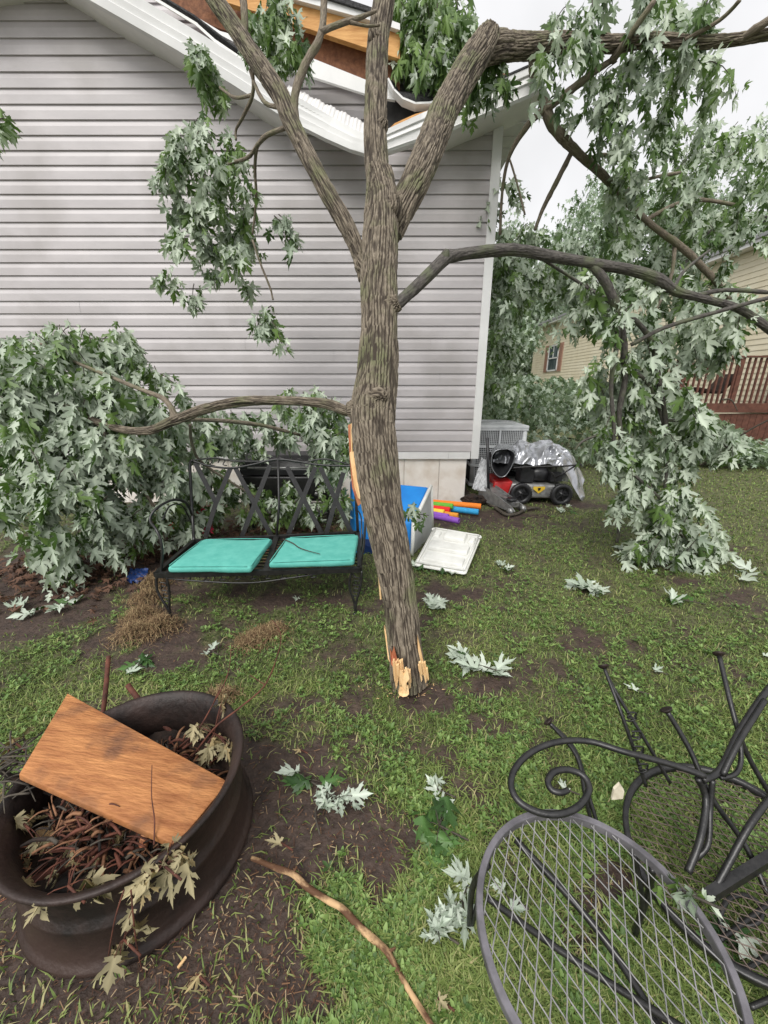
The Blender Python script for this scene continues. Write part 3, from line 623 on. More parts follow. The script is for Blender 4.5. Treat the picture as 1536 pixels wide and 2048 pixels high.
shard(m, [(696, 852, 1.985), (703, 850, 1.97), (706, 906, 1.93), (716, 985, 1.875), (724, 1006, 1.83), (716, 1012, 1.87), (704, 975, 1.92), (699, 915, 1.96)], th=.03)
m.build('inner_bark', MT['redwood'], tree)
# limbs
def limb(s, nseg=72, res=30, amp=.005, seed=0, mt='bark', extra=(), second=None):
    q = L3(s); m = M(); barktube(m, [p for p, r in q], [r for p, r in q], nseg, res, amp, seed)
    if second: q = L3(second); barktube(m, [p for p, r in q], [r for p, r in q], 120, 40, amp * .8, seed + 2)
    for e in extra:
        z = L3(e); m.tube([p for p, r in z], [r for p, r in z], 8, res=5, bump=.3, seed=seed)
    return m.build('limb', MT[mt], tree, attr=True)
big = limb([(785, 470, 18, 2.6), (800, 425, 25, 2.66), (832, 360, 28, 2.8), (862, 290, 28, 3.0), (893, 215, 28, 3.25), (928, 150, 27, 3.5), (955, 108, 26, 3.62), (972, 82, 24, 3.68), (982, 64, 20, 3.7), (987, 53, 10, 3.7)], 190, 45, .010, 5, second=[(945, 112, 14, 3.66), (968, 100, 23, 3.7), (995, 93, 24, 3.74), (1025, 94, 21, 3.8), (1080, 92, 18, 3.85), (1150, 85, 15, 3.85), (1230, 88, 13, 3.8), (1300, 80, 11, 3.7), (1400, 85, 10, 3.6), (1480, 78, 9.5, 3.5), (1545, 68, 9, 3.45), (1640, 50, 8, 3.4)],
           extra=[[(1066, 100, 9, 3.9), (1068, 130, 11, 4.1), (1070, 150, 11, 4.2)],
                  [(1225, 120, 5, 3.85), (1180, 150, 6.5, 3.9), (1130, 190, 8, 3.95), (1100, 212, 8, 4.0), (1060, 245, 6, 4.1), (1020, 310, 4, 4.2), (1005, 380, 3, 4.3), (1000, 470, 3, 4.4)],
                  [(1225, 120, 8, 3.85), (1260, 70, 6, 3.7), (1310, 0, 5, 3.6)], [(1480, 80, 7, 3.5), (1530, 45, 8, 3.4), (1580, 20, 8, 3.4)], [(1370, 80, 4, 3.6), (1440, 40, 4, 3.5), (1480, 0, 4, 3.4)],
                  [(1085, 190, 10, 4.02), (1100, 240, 11, 4.05), (1120, 270, 10, 4.1), (1155, 305, 8.5, 4.2), (1205, 350, 7.5, 4.4), (1260, 410, 6.5, 4.6), (1310, 455, 5.5, 4.7), (1370, 500, 7, 4.8), (1420, 550, 6, 4.9), (1460, 600, 4, 5.0)],
                  [(1142, 308, 5, 4.2), (1110, 370, 5, 4.3), (1085, 420, 4, 4.4), (1070, 460, 3, 4.4)], [(1170, 322, 5, 4.3), (1210, 310, 4, 4.4), (1260, 330, 3, 4.5)],
                  [(1240, 390, 4, 4.5), (1290, 360, 3, 4.6), (1360, 345, 3, 4.8)], [(1290, 440, 4, 4.7), (1380, 400, 4, 4.9), (1470, 410, 3, 5)], [(1350, 490, 4, 4.8), (1340, 560, 3, 4.7), (1300, 640, 3, 4.7)], [(1020, 320, 2, 4.2), (1035, 370, 2, 4.2), (1050, 430, 2, 4.2)]])
left_up = limb([(727, 560, 9.9, 2.45), (718, 510, 13.5, 2.48), (695, 455, 16.2, 2.52), (655, 385, 16.2, 2.58), (615, 310, 16.2, 2.66), (585, 250, 17.1, 2.74), (560, 190, 18.0, 2.82), (520, 130, 18.0, 2.9), (480, 70, 17.1, 3.0), (430, 0, 16.2, 3.1), (380, -70, 14.4, 3.2), (300, -150, 10.8, 3.3)], 130, 50, .006, 9,
      extra=[[(592, 245, 7, 2.75), (590, 190, 8, 2.78), (610, 130, 8, 2.85), (640, 75, 7, 2.9), (648, 10, 7, 3.0), (650, -50, 6, 3.0)], [(640, 65, 5, 2.9), (680, 48, 5, 2.95), (720, 35, 4, 3.0), (752, 22, 3, 3.05)], [(700, 45, 3, 2.97), (735, 52, 2.5, 3.0), (760, 50, 2, 3.0)],
             [(488, 90, 7, 3.0), (490, 50, 7, 3.0), (486, -10, 7, 3.05)], [(570, 256, 4, 2.76), (535, 270, 4.5, 2.85), (515, 290, 4, 2.95), (495, 315, 3.5, 3.1), (450, 330, 3, 3.3)], [(515, 290, 3.5, 2.95), (510, 330, 3, 3.1), (512, 400, 2.5, 3.2), (505, 470, 2, 3.25)], [(505, 140, 3, 2.95), (505, 190, 3.5, 3.0), (485, 235, 3, 3.1), (472, 260, 2.5, 3.2), (472, 280, 2, 3.2)],
             [(558, 215, 4, 2.8), (530, 205, 4, 2.85), (510, 170, 3.5, 2.95), (500, 140, 3, 3)], [(505, 190, 3, 3.0), (470, 195, 3, 3.1), (440, 175, 2.5, 3.3)], [(505, 480, 2, 3.2), (520, 525, 2, 3.2), (540, 575, 2, 3.2), (546, 600, 2, 3.2)]], mt='bark')
low_right = limb([(780, 622, 6.4, 2.25), (800, 604, 11.2, 2.27), (845, 562, 11.2, 2.35), (888, 520, 12.0, 2.45), (905, 513, 11.2, 2.5), (950, 505, 10.4, 2.55), (1030, 500, 10.4, 2.62), (1100, 512, 10.4, 2.68), (1180, 526, 9.6, 2.7), (1260, 540, 9.6, 2.7), (1315, 558, 10.4, 2.7), (1350, 582, 8.8, 2.72), (1400, 596, 7.2, 2.74), (1470, 615, 7.2, 2.75), (1530, 652, 7.2, 2.75), (1600, 720, 5.6, 2.75)], 60, 34, .0035, 13, mt='bark_smooth',
      extra=[[(888, 522, 12, 2.45), (891, 508, 9, 2.44), (893, 498, 4, 2.43)], [(1310, 552, 8, 2.7), (1330, 556, 4, 2.69)],
             [(1180, 528, 7, 2.7), (1205, 555, 9, 2.7), (1228, 600, 9, 2.72), (1240, 645, 8, 2.75), (1248, 700, 7, 2.78), (1250, 760, 6, 2.8), (1238, 830, 5, 2.82), (1245, 900, 4.5, 2.85), (1252, 970, 4, 2.88), (1240, 1040, 3.5, 2.9), (1234, 1085, 3, 2.9)],
             [(1238, 640, 5, 2.75), (1232, 700, 5, 2.74), (1222, 770, 4, 2.74), (1228, 850, 4, 2.74), (1232, 920, 3, 2.75), (1280, 960, 3, 2.8), (1330, 1010, 3, 2.8), (1360, 1080, 2.5, 2.8)], [(1243, 620, 4, 2.73), (1280, 650, 5, 2.8), (1305, 690, 5, 2.85), (1318, 760, 5, 2.88), (1330, 830, 4.5, 2.9), (1335, 900, 4, 2.9), (1328, 1000, 3, 2.9)],
             [(1250, 735, 4, 2.78), (1290, 760, 3.5, 2.85), (1315, 810, 3, 2.9), (1335, 880, 3, 2.95)], [(1262, 690, 4, 2.8), (1330, 655, 4, 2.75), (1420, 628, 4, 2.7), (1500, 605, 4, 2.7), (1560, 590, 4, 2.7)], [(1390, 592, 5, 2.74), (1450, 580, 4, 2.75), (1536, 585, 4, 2.75)], [(1080, 515, 3, 2.68), (1150, 560, 3, 2.9), (1230, 610, 4, 2.8)], [(1330, 840, 3, 2.9), (1400, 850, 3, 2.95), (1460, 900, 2, 3)], [(1345, 580, 4, 2.72), (1370, 540, 3, 2.9), (1420, 500, 2.5, 3.1)], [(1230, 860, 3, 2.8), (1170, 880, 2.5, 2.8), (1150, 900, 2, 2.8)]])
low_left = limb([(722, 828, 10.2, 2.04), (690, 820, 10.2, 2.06), (645, 806, 9.3, 2.12), (560, 801, 8.9, 2.2), (480, 804, 9.3, 2.3), (410, 818, 9.3, 2.38), (350, 840, 9.3, 2.45), (290, 862, 7.6, 2.5), (210, 850, 6.0, 2.6), (100, 800, 5.1, 2.8), (-60, 740, 4.2, 3.0)], 100, 44, .005, 17, mt='bark',
      extra=[[(350, 838, 10, 2.45), (342, 815, 6, 2.47), (322, 795, 5, 2.5), (260, 770, 4, 2.6), (140, 720, 3, 2.8)], [(340, 842, 4, 2.5), (420, 840, 4, 2.8), (520, 850, 4, 3.1), (600, 870, 3, 3.3)], [(380, 850, 3, 2.5), (385, 890, 3, 2.7), (410, 930, 2.5, 2.9), (520, 1000, 2, 3.1)], [(200, 850, 4, 2.6), (240, 920, 4, 2.7), (300, 1000, 3, 2.8), (330, 1080, 2, 2.8)], [(120, 800, 4, 2.8), (100, 900, 4, 2.7), (60, 1000, 3, 2.6)], [(0, 760, 4, 2.9), (50, 690, 3, 2.9), (130, 700, 2, 2.9)]])
# foliage, each its limb's
def foliage(parent, E_, size, silver=.75, n=10, ln=.3, k=1.0, mtl='leaf'):
    m = M(); tw = M(); blobs(m, tw, E_, size, silver, n, ln, k=k)
    f = m.build('foliage', MT[mtl], parent, attr=True); tag(tw.build('twigs', MT['twig'], parent), None, None, kind='stuff'); return f
foliage(left_up, [(400, 285, 70, 38, 3.3, .15, 17), (360, 350, 35, 45, 3.3, .1, 8), (440, 360, 50, 50, 3.35, .15, 13), (385, 440, 35, 50, 3.3, .1, 10), (475, 440, 40, 55, 3.35, .12, 13), (545, 455, 28, 12, 3.3, .05, 4), (440, 520, 40, 40, 3.35, .1, 10), (345, 560, 16, 22, 3.25, .05, 3), (475, 540, 14, 25, 3.3, .08, 3), (385, 580, 12, 16, 3.3, .05, 2), (535, 655, 16, 26, 3.2, .05, 7)], .105, .72, 9, .19, k=.85)
foliage(left_up, [(395, 130, 28, 25, 3.5, .1, 8), (432, 175, 16, 20, 3.5, .1, 4), (540, 60, 28, 40, 3.3, .15, 9), (575, 100, 28, 28, 3.3, .1, 5), (555, 5, 40, 15, 3.3, .1, 5), (8, 250, 10, 16, 3.0, .1, 2)], .10, .35, 9, .16)
foliage(big, [(870, 60, 70, 50, 4.6, .35, 36), (850, 125, 50, 45, 4.5, .25, 22), (920, 50, 35, 50, 4.6, .3, 14), (885, 125, 40, 35, 4.6, .2, 10), (830, 70, 40, 60, 4.5, .2, 14), (955, 150, 16, 18, 3.9, .1, 3), (985, 130, 20, 12, 3.8, .05, 3), (830, 10, 50, 30, 4.6, .3, 12), (895, 150, 35, 15, 4.3, .1, 4)], .125, .15, 10, .22)
foliage(big, [(1095, 120, 18, 14, 3.7, .1, 3), (1150, 60, 35, 30, 3.8, .3, 6), (1195, 40, 25, 50, 3.9, .4, 8), (1225, 150, 28, 40, 3.9, .3, 8), (1245, 240, 24, 60, 4.0, .3, 9), (1300, 10, 70, 25, 3.9, .4, 9), (1285, 130, 40, 60, 4.1, .4, 10), (1325, 200, 25, 40, 4.1, .2, 5), (1395, 140, 18, 60, 3.6, .1, 7), (1425, 20, 16, 40, 3.7, .2, 6), (1255, 330, 26, 55, 4.2, .3, 9), (1360, 20, 25, 40, 3.8, .2, 5), (1345, 120, 16, 30, 4, .2, 4)], .13, .72, 9, .3, k=.72)
foliage(big, [(1245, 430, 28, 70, 4.6, .4, 12), (1330, 265, 45, 40, 5.2, .5, 10), (1375, 240, 30, 35, 5.2, .4, 6), (1340, 375, 70, 60, 5.0, .5, 17), (1430, 320, 55, 50, 5.2, .5, 11), (1505, 330, 35, 70, 5.3, .5, 10), (1540, 420, 30, 110, 5.3, .5, 12), (1330, 490, 80, 60, 5.1, .4, 26), (1440, 455, 80, 70, 5.2, .5, 22), (1290, 560, 60, 40, 5.0, .4, 13), (1420, 565, 90, 40, 5.2, .4, 20), (1340, 610, 70, 25, 5.0, .3, 9), (1470, 620, 50, 35, 4.6, .3, 10), (1455, 270, 26, 22, 5.3, .3, 4), (1530, 270, 20, 22, 5.2, .3, 3)], .135, .66, 9, .36, k=.8)
foliage(big, [(1070, 550, 70, 35, 5.2, .4, 17), (1015, 580, 25, 80, 4.9, .3, 14), (1000, 720, 24, 80, 5.0, .3, 14), (1150, 560, 45, 45, 5.0, .4, 14), (1195, 620, 28, 40, 4.6, .4, 7), (1060, 480, 40, 25, 5.6, .3, 9), (1140, 500, 40, 25, 5.4, .3, 8), (1230, 600, 45, 50, 4.4, .4, 10), (1000, 420, 8, 80, 4.6, .2, 6)], .13, .66, 9, .3)
foliage(low_right, [(1195, 615, 34, 34, 2.9, .12, 6), (1270, 610, 28, 30, 2.8, .1, 5), (1295, 690, 42, 60, 3.0, .2, 11), (1365, 690, 40, 40, 3.1, .25, 7), (1440, 690, 34, 50, 3.1, .2, 9), (1480, 620, 30, 30, 3.0, .2, 4), (1255, 790, 30, 50, 2.95, .15, 9), (1320, 800, 50, 65, 3.0, .2, 17), (1180, 785, 22, 40, 2.8, .1, 5), (1390, 840, 40, 42, 3.0, .2, 10), (1440, 870, 26, 26, 3.0, .15, 7), (1235, 880, 34, 40, 2.85, .15, 8), (1320, 920, 50, 50, 2.95, .2, 14), (1270, 980, 28, 40, 2.85, .1, 6), (1340, 1000, 45, 40, 2.85, .15, 12), (1345, 1070, 45, 32, 2.8, .1, 13), (1385, 1100, 34, 18, 2.75, .08, 7), (1410, 1070, 18, 18, 2.8, .08, 4), (1310, 1100, 28, 20, 2.75, .08, 6), (1390, 640, 34, 24, 2.95, .15, 5)], .115, .84, 10, .26, k=1.1)
foliage(low_left, [(40, 715, 80, 30, 2.9, .25, 16), (150, 700, 60, 28, 3.0, .3, 14), (235, 715, 30, 30, 3.1, .25, 9), (80, 790, 100, 50, 2.8, .3, 32), (200, 790, 70, 45, 2.9, .3, 22), (285, 820, 45, 36, 2.95, .25, 12), (40, 880, 70, 60, 2.7, .25, 24), (140, 910, 90, 60, 2.75, .3, 30), (240, 910, 60, 60, 2.9, .3, 22), (315, 930, 36, 50, 3.0, .25, 10), (60, 970, 80, 50, 2.6, .25, 20), (180, 1000, 80, 40, 2.7, .25, 18), (280, 1030, 45, 40, 2.8, .2, 9), (100, 1060, 80, 35, 2.5, .2, 10), (220, 1080, 45, 25, 2.6, .15, 6), (110, 1125, 22, 24, 2.4, .08, 5), (335, 865, 34, 28, 3.2, .3, 7), (300, 760, 22, 20, 3.2, .2, 3), (120, 672, 40, 10, 3.0, .2, 4), (230, 680, 25, 10, 3.1, .2, 3), (350, 1000, 30, 50, 3.1, .2, 8), (-60, 850, 70, 150, 2.8, .3, 26)], .118, .8, 10, .26)
foliage(low_left, [(450, 860, 60, 26, 3.5, .2, 10), (400, 850, 30, 30, 3.3, .2, 6), (540, 840, 60, 18, 3.5, .2, 8), (625, 840, 45, 26, 3.3, .2, 11), (668, 875, 24, 50, 3.2, .2, 10), (610, 800, 35, 10, 3.1, .1, 5), (480, 890, 30, 20, 3.5, .1, 4), (560, 880, 50, 12, 3.5, .1, 5), (640, 930, 16, 40, 3.4, .1, 6), (420, 900, 40, 30, 3.5, .2, 7), (360, 960, 28, 40, 3.3, .2, 7), (380, 1045, 30, 24, 3.2, .15, 5)], .112, .78, 9, .2)
foliage(low_left, [(470, 1010, 40, 30, 3.4, .2, 7), (440, 1040, 30, 20, 3.2, .15, 5), (530, 1030, 50, 25, 3.4, .2, 7), (610, 1035, 50, 20, 3.4, .2, 9), (520, 990, 30, 30, 3.45, .1, 5), (600, 1000, 35, 20, 3.45, .1, 6), (430, 990, 30, 40, 3.4, .1, 5), (700, 900, 16, 30, 3.0, .1, 3), (682, 975, 18, 50, 3.0, .15, 6), (340, 1055, 24, 24, 3.0, .1, 4)], .10, .45, 9, .16)

# ================================================================== NEIGHBOUR HOUSE, DECK, FAR TREES
NX = 9.0
nh = thing('neighbour_house', (NX, 18, 0), 'cream sided house with a pink shuttered window seen through the fallen branches', 'house')
m = M(); z = .5; zt = 4.55
while z < zt:
    V = [(NX, 3, z + .13), (NX, 25, z + .13), (NX - .014, 3, z), (NX - .014, 25, z), (NX, 3, z - .002), (NX, 25, z - .002)]
    m.add(V, [(0, 2, 3, 1), (2, 4, 5, 3)], 0, smooth=False); z += .13
m.box((NX + 3.02, 14, 2.4), (6, 21.98, 4.2)); m.build('wall', MT['yellow_siding'], nh)
m = M(); m.box((NX + .02, 14, .25), (.06, 22, .5)); m.build('skirting', MT['skirt'], nh)
m = M(); m.box((NX - .3, 14, 4.62), (.03, 22.6, .2)); m.box((NX - .15, 14, 4.53), (.28, 22.6, .015)); m.build('eave_trim', MT['white'], nh)
m = M(); m.prism([(NX - .36, 2.6, 4.7), (NX + 3.2, 2.6, 5.9), (NX + 6.6, 2.6, 4.7), (NX + 6.6, 2.6, 4.62), (NX + 3.2, 2.6, 5.8), (NX - .36, 2.6, 4.62)], (0, 22.8, 0)); m.build('roof', MT['greyroof'], nh)
wy0, wy1, wz0, wz1 = 21.3, 22.6, 2.15, 3.45
m = M()
for a in ((wy0, wz0, wy1, wz0 + .07), (wy0, wz1 - .07, wy1, wz1), (wy0, wz0, wy0 + .08, wz1), (wy1 - .08, wz0, wy1, wz1), (wy0, (wz0 + wz1) / 2 - .03, wy1, (wz0 + wz1) / 2 + .03), ((wy0 + wy1) / 2 - .015, (wz0 + wz1) / 2, (wy0 + wy1) / 2 + .015, wz1 - .05)):
    m.box((NX - .04, (a[0] + a[2]) / 2, (a[1] + a[3]) / 2), (.05, a[2] - a[0], a[3] - a[1]))
wf = m.build('window', MT['white'], nh); m = M(); m.box((NX - .025, (wy0 + wy1) / 2, (wz0 + wz1) / 2), (.02, wy1 - wy0 - .1, wz1 - wz0 - .1)); m.build('pane', MT['glass'], wf)
for a in (wy0 - .45, wy1 + .03):
    m = M(); m.box((NX - .035, a + .21, (wz0 + wz1) / 2), (.03, .42, wz1 - wz0 + .06))
    for i in range(14): m.bar((NX - .055, a + .05, wz0 + .06 + i * .09), (NX - .055, a + .37, wz0 + .06 + i * .09), .02, .02)
    m.build('shutter', MT['shutter'], nh)
dk = thing('wooden_deck', (7.8, 9.6, 0), 'raised reddish brown wooden deck with a baluster railing behind the branches', 'deck')
X0, X1, Y0, Y1, ZD, ZR = 6.6, 8.95, 9.0, 9.95, .92, 1.92
m = M()
for i in range(4): m.box(((X0 + X1) / 2, Y0 + .11 + i * .24, ZD), (X1 - X0, .235, .04))
m.build('deck_boards', MT['deck'], dk)
m = M(); m.box(((X0 + X1) / 2, Y0 - .02, ZD - .02), (X1 - X0 + .1, .04, .2)); m.box((X0 - .02, (Y0 + Y1) / 2, ZD - .02), (.04, Y1 - Y0, .2)); m.build('rim_joist', MT['deck'], dk)
m = M()
for i in range(17): m.box((X0 + .07 + i * .145, Y0 + .02, .39), (.135, .025, .76))
for i in range(6): m.box((X0 + .02, Y0 + .1 + i * .145, .39), (.025, .135, .76))
m.build('skirt_boards', MT['deck'], dk)
for (px_, py_) in ((X0, Y0), (X0 + 1.2, Y0), (X1 - .1, Y0), (X0, Y1 - .12)):
    m = M(); m.box((px_ + .045, py_ + .06, (ZD + ZR) / 2 + .02), (.09, .09, ZR - ZD)); m.build('post', MT['deck'], dk)
m = M(); m.box(((X0 + X1) / 2, Y0 + .06, ZR + .06), (X1 - X0, .14, .035)); m.box((X0 + .04, (Y0 + Y1) / 2, ZR + .06), (.14, Y1 - Y0, .035)); m.build('hand_rail', MT['deck'], dk)
x = X0 + .17
while x < X1 - .15:
    m = M(); m.box((x, Y0 + .05, (ZD + ZR) / 2 + .05), (.035, .035, ZR - ZD - .03)); m.build('baluster', MT['deck'], dk); x += .125
for i in range(5):
    m = M(); m.box((X0 + .05, Y0 + .2 + i * .14, (ZD + ZR) / 2 + .05), (.035, .035, ZR - ZD - .03)); m.build('baluster', MT['deck'], dk)
dc = thing('deck_chair', (7.6, 9.5, ZD), 'dark folding lounge chair standing on the raised wooden deck', 'chair')
m = M(); m.bar((7.2, 9.5, 1.32), (7.75, 9.5, 1.22), .5, .05, up=(0, 0, 1)); m.build('seat', MT['char'], dc)
m = M(); m.bar((7.75, 9.5, 1.22), (8.05, 9.5, 1.62), .5, .05); m.build('backrest', MT['char'], dc)
for a, b in ((7.25, 9.28), (7.25, 9.72), (7.8, 9.28), (7.8, 9.72)):
    m = M(); m.bar((a, b, ZD + .02), (a + .03, b, 1.28), .03, .03); m.build('leg', MT['iron'], dc)

def far_tree(x, y, h, r, n, label, seed, size=.16, group='trees beyond the house'):
    st = rng.bit_generator.state
    t = thing('tree', (x, y, 0), label, 'tree', group)
    m = M(); top = Vector((x, y, h * .8)); pts = [Vector((x, y, -.05)), Vector((x + .1, y, h * .3)), Vector((x - .1, y, h * .55)), top]
    m.tube(pts, [h * .028, h * .022, h * .015, h * .005], 10, res=5, bump=.25, seed=seed)
    ends = []
    for i in range(14):
        zz = h * rng.uniform(.25, .75); a = rng.random() * 6.28; l = r * rng.uniform(.5, .95)
        p0 = Vector((x, y, zz)); p1 = p0 + Vector((cos(a) * l * .5, sin(a) * l * .5, l * .35)); p2 = p0 + Vector((cos(a) * l, sin(a) * l, l * .45)); m.tube([p0, p1, p2], [h * .010, h * .007, h * .003], 6, res=4, seed=seed); ends += [p1, p2]
    ends.append(top); m.build('trunk', MT['bark_smooth'], t, attr=True)
    m = M(); E_ = np.array([tuple(e) for e in ends]); nc = max(40, n // 90)
    cc_ = E_[rng.integers(0, len(E_), nc)] + rng.normal(size=(nc, 3)) * np.array([r * .32, r * .32, h * .11]); cc_[:, 2] = np.clip(cc_[:, 2], h * .12, h)
    k = rng.integers(0, nc, n); g = rng.normal(size=(n, 3)); p = cc_[k] + g * (r * .085) * np.array([1, 1, 1.2])
    tip = np.stack([rng.normal(size=n) * .5, rng.normal(size=n) * .5, -np.ones(n)], 1)
    nor = unit(g) * .5 + WIND * np.where(rng.random(n) < .55, -1, 1)[:, None] + rng.normal(size=(n, 3)) * .5
    put_leaves(m, p, tip, nor, size * (.7 + .6 * rng.random(n)), tmpl=LS); m.build('crown', MT['leaf_far'], t, attr=True)
far_tree(2.7, 13, 5.2, 1.5, 8000, 'bushy tree just past the corner of the grey house', 1)
far_tree(8.0, 29, 10.5, 4.2, 12000, 'round topped tree standing behind the far end of the cream house', 2, .26)
far_tree(13.5, 21, 10.5, 4.6, 12000, 'tall broad tree rising behind the cream house roof', 3, .24)
far_tree(6.2, 32, 4.5, 4.5, 9000, 'broad low tree filling the gap beneath the farther crowns', 9, .28)
far_tree(20, 24, 11.5, 5, 9000, 'tall tree at the edge of the view beyond the deck', 4, .26)
far_tree(13.0, 30, 9.5, 4.2, 10000, 'dense tree rising behind the middle of the cream house roof', 5, .26)
far_tree(4.6, 26, 9.5, 3.2, 9000, 'low dark tree farthest back in the gap between houses', 6, .24)
far_tree(2.4, 20, 5.6, 2.6, 7000, 'slim tree hugging the sightline beside the white corner trim', 7, .2)
# heap of fallen boughs beyond the air conditioner
hp = thing('fallen_bough_heap', (3.6, 7.4, 0), 'tangled heap of storm felled leafy boughs behind the air conditioner', 'fallen boughs')
m = M(); n = 9000
x = rng.uniform(1.2, 7.2, n); y = rng.uniform(6.6, 9.4, n); top = 1.45 * np.clip(1.2 - ((x - 2.9) / 4.2) ** 2, .15, 1) * (.65 + .6 * fbm(x * 1.2, y * 1.2, 0, 3)); front = np.clip((y - 6.5) / .8, .12, 1)
zz = top * front * (1 - .55 * rng.random(n) ** 1.6) + .03
tip = np.stack([rng.normal(size=n) * .6, rng.normal(size=n) * .5 - .3, -.7 * np.ones(n)], 1); nor = WIND * np.where(rng.random(n) < .5, -1, 1)[:, None] + rng.normal(size=(n, 3)) * .7 + np.array([0, 0, .3])
put_leaves(m, np.stack([x, y, zz], 1), tip, nor, .13 * (.7 + .6 * rng.random(n)), tmpl=LS); m.build('foliage', MT['leaf_far'], hp, attr=True)
m = M()
for i in range(26):
    a = Vector((rng.uniform(1.8, 6.5), rng.uniform(6.9, 8.6), rng.uniform(.2, 1.2))); d = Vector((rng.normal() * .7, rng.normal() * .3, rng.normal() * .25)); m.tube([a, a + d * .6 + Vector((0, 0, .1)), a + d * 1.2], [.018, .012, .005], 6, res=4, bump=.2, seed=i)
tag(m.build('branches', MT['twig'], hp), None, None, kind='stuff')
hp = thing('fallen_bough_heap', (6.4, 7.3, 0), 'low pile of silvery leafy branches lying in front of the deck', 'fallen boughs')
m = M(); n = 1500; x = rng.uniform(5.6, 8.2, n); y = rng.uniform(6.3, 8.6, n); zz = .42 * (.3 + .8 * fbm(x * 1.5, y * 1.5, 1, 3)) * rng.random(n) ** .6 + .03
put_leaves(m, np.stack([x, y, zz], 1), np.stack([rng.normal(size=n), rng.normal(size=n) - .5, -.4 * np.ones(n)], 1), np.array([0, -.3, 1.]) * np.where(rng.random(n) < .6, -1, 1)[:, None] + rng.normal(size=(n, 3)) * .5, .13 * (.7 + .6 * rng.random(n)), tmpl=LS)
m.build('foliage', MT['leaf_far'], hp, attr=True)
m = M(); m.tube([(5.5, 6.7, .05), (6.4, 6.9, .14), (7.6, 7.2, .1)], [.03, .024, .012], 8, res=5, bump=.2); m.build('branches', MT['twig'], hp)

# ================================================================== AIR CONDITIONER, MOWER, COVER, JACK
ac = thing('air_conditioner', (1.56, 5.62, 0), 'grey outdoor air conditioner unit with slatted sides at the house corner', 'air conditioner')
ax0, ax1, ay0, ay1, az = 1.2, 1.93, 5.25, 5.98, .86
m = M()
for a, b in ((ax0, ay0), (ax1, ay0), (ax0, ay1), (ax1, ay1)): m.tube([(a + (.03 if a == ax0 else -.03), b + (.03 if b == ay0 else -.03), .04), (a + (.03 if a == ax0 else -.03), b + (.03 if b == ay0 else -.03), az - .03)], .035, 10)
for zz in (.05, .32, .58, az - .05):
    for a, b in (((ax0, ay0), (ax1, ay0)), ((ax1, ay0), (ax1, ay1)), ((ax0, ay0), (ax0, ay1)), ((ax0, ay1), (ax1, ay1))): m.bar((*a, zz), (*b, zz), .022, .035)
for xx in (ax0 + .36,): m.bar((xx, ay0 - .004, .04), (xx, ay0 - .004, az - .04), .025, .025)
m.build('cabinet', MT['acpaint'], ac)
m = M()
for i in range(26): 
    xx = ax0 + .06 + i * .0245; m.bar((xx, ay0 + .012, .05), (xx, ay0 + .012, az - .05), .006, .012); yy = ay0 + .06 + i * .0245; m.bar((ax1 - .012, yy, .05), (ax1 - .012, yy, az - .05), .012, .006)
for i in range(30): m.bar((ax0 + .03, ay0 + .005, .07 + i * .026), (ax1 - .03, ay0 + .005, .07 + i * .026), .005, .007)
m.build('grille', MT['acpaint'], ac)
m = M(); m.box(((ax0 + ax1) / 2, (ay0 + ay1) / 2, az / 2), (ax1 - ax0 - .08, ay1 - ay0 - .08, az - .1)); m.build('coil', MT['dark'], ac)
roundbox([(ax0 - .015, ay0 - .015, az - .05), (ax1 + .015, ay0 - .015, az - .05), (ax1 + .015, ay1 + .015, az - .05), (ax0 - .015, ay1 + .015, az - .05), (ax0 - .015, ay0 - .015, az), (ax1 + .015, ay0 - .015, az), (ax1 + .015, ay1 + .015, az), (ax0 - .015, ay1 + .015, az)], 'top_panel', MT['acpaint'], ac, .018)
m = M(); c = ((ax0 + ax1) / 2, (ay0 + ay1) / 2, az + .005)
for r_ in (.06, .12, .18, .24, .29): m.lathe([(r_ - .004, .012), (r_ + .004, .012), (r_ + .004, .02), (r_ - .004, .02), (r_ - .004, .012)], c, 40)
m.build('fan_guard', MT['acpaint'], ac)

mw = thing('lawn_mower', (1.95, 4.6, 0), 'grey and red push lawn mower half hidden under a silver cover', 'lawn mower')
def wheel(c, r, w, parent, name='wheel'):
    rot = Matrix.Rotation(pi / 2, 3, 'X'); m = M()
    m.lathe([(r * .62, -w / 2), (r * .9, -w / 2), (r, -w * .3), (r, w * .3), (r * .9, w / 2), (r * .62, w / 2), (r * .62, -w / 2)], c, 32, rot)
    for i in range(28):
        a = i * 2 * pi / 28; p = Vector(c) + Vector((cos(a) * r, 0, sin(a) * r)); m.box(p, (.008, w * .7, .008))
    o = m.build(name, MT['blackplastic'], parent)
    m = M(); m.lathe([(.0, -w * .3), (r * .2, -w * .42), (r * .25, -w * .15), (r * .55, -w * .1), (r * .63, -w * .4)], c, 24, Matrix.Rotation(-pi / 2, 3, 'X') if False else rot); m.lathe([(0, w * .45), (r * .18, w * .45), (r * .2, w * .1), (r * .6, w * .1)], c, 24, rot)
    for i in range(5):
        a = i * 2 * pi / 5; m.bar(Vector(c) + Vector((0, -w * .3, 0)), Vector(c) + Vector((cos(a) * r * .6, -w * .3, sin(a) * r * .6)), .01, .02, up=(0, 1, 0))
    m.build('hub', MT['blackplastic'], o); return o
w1 = Vector((1.64, 4.46, .13)); w2 = Vector((2.11, 4.42, .13))
wheel(w1, .13, .055, mw); wheel(w2, .13, .055, mw); wheel((1.66, 5.0, .15), .15, .06, mw); wheel((2.13, 4.98, .14), .14, .06, mw)
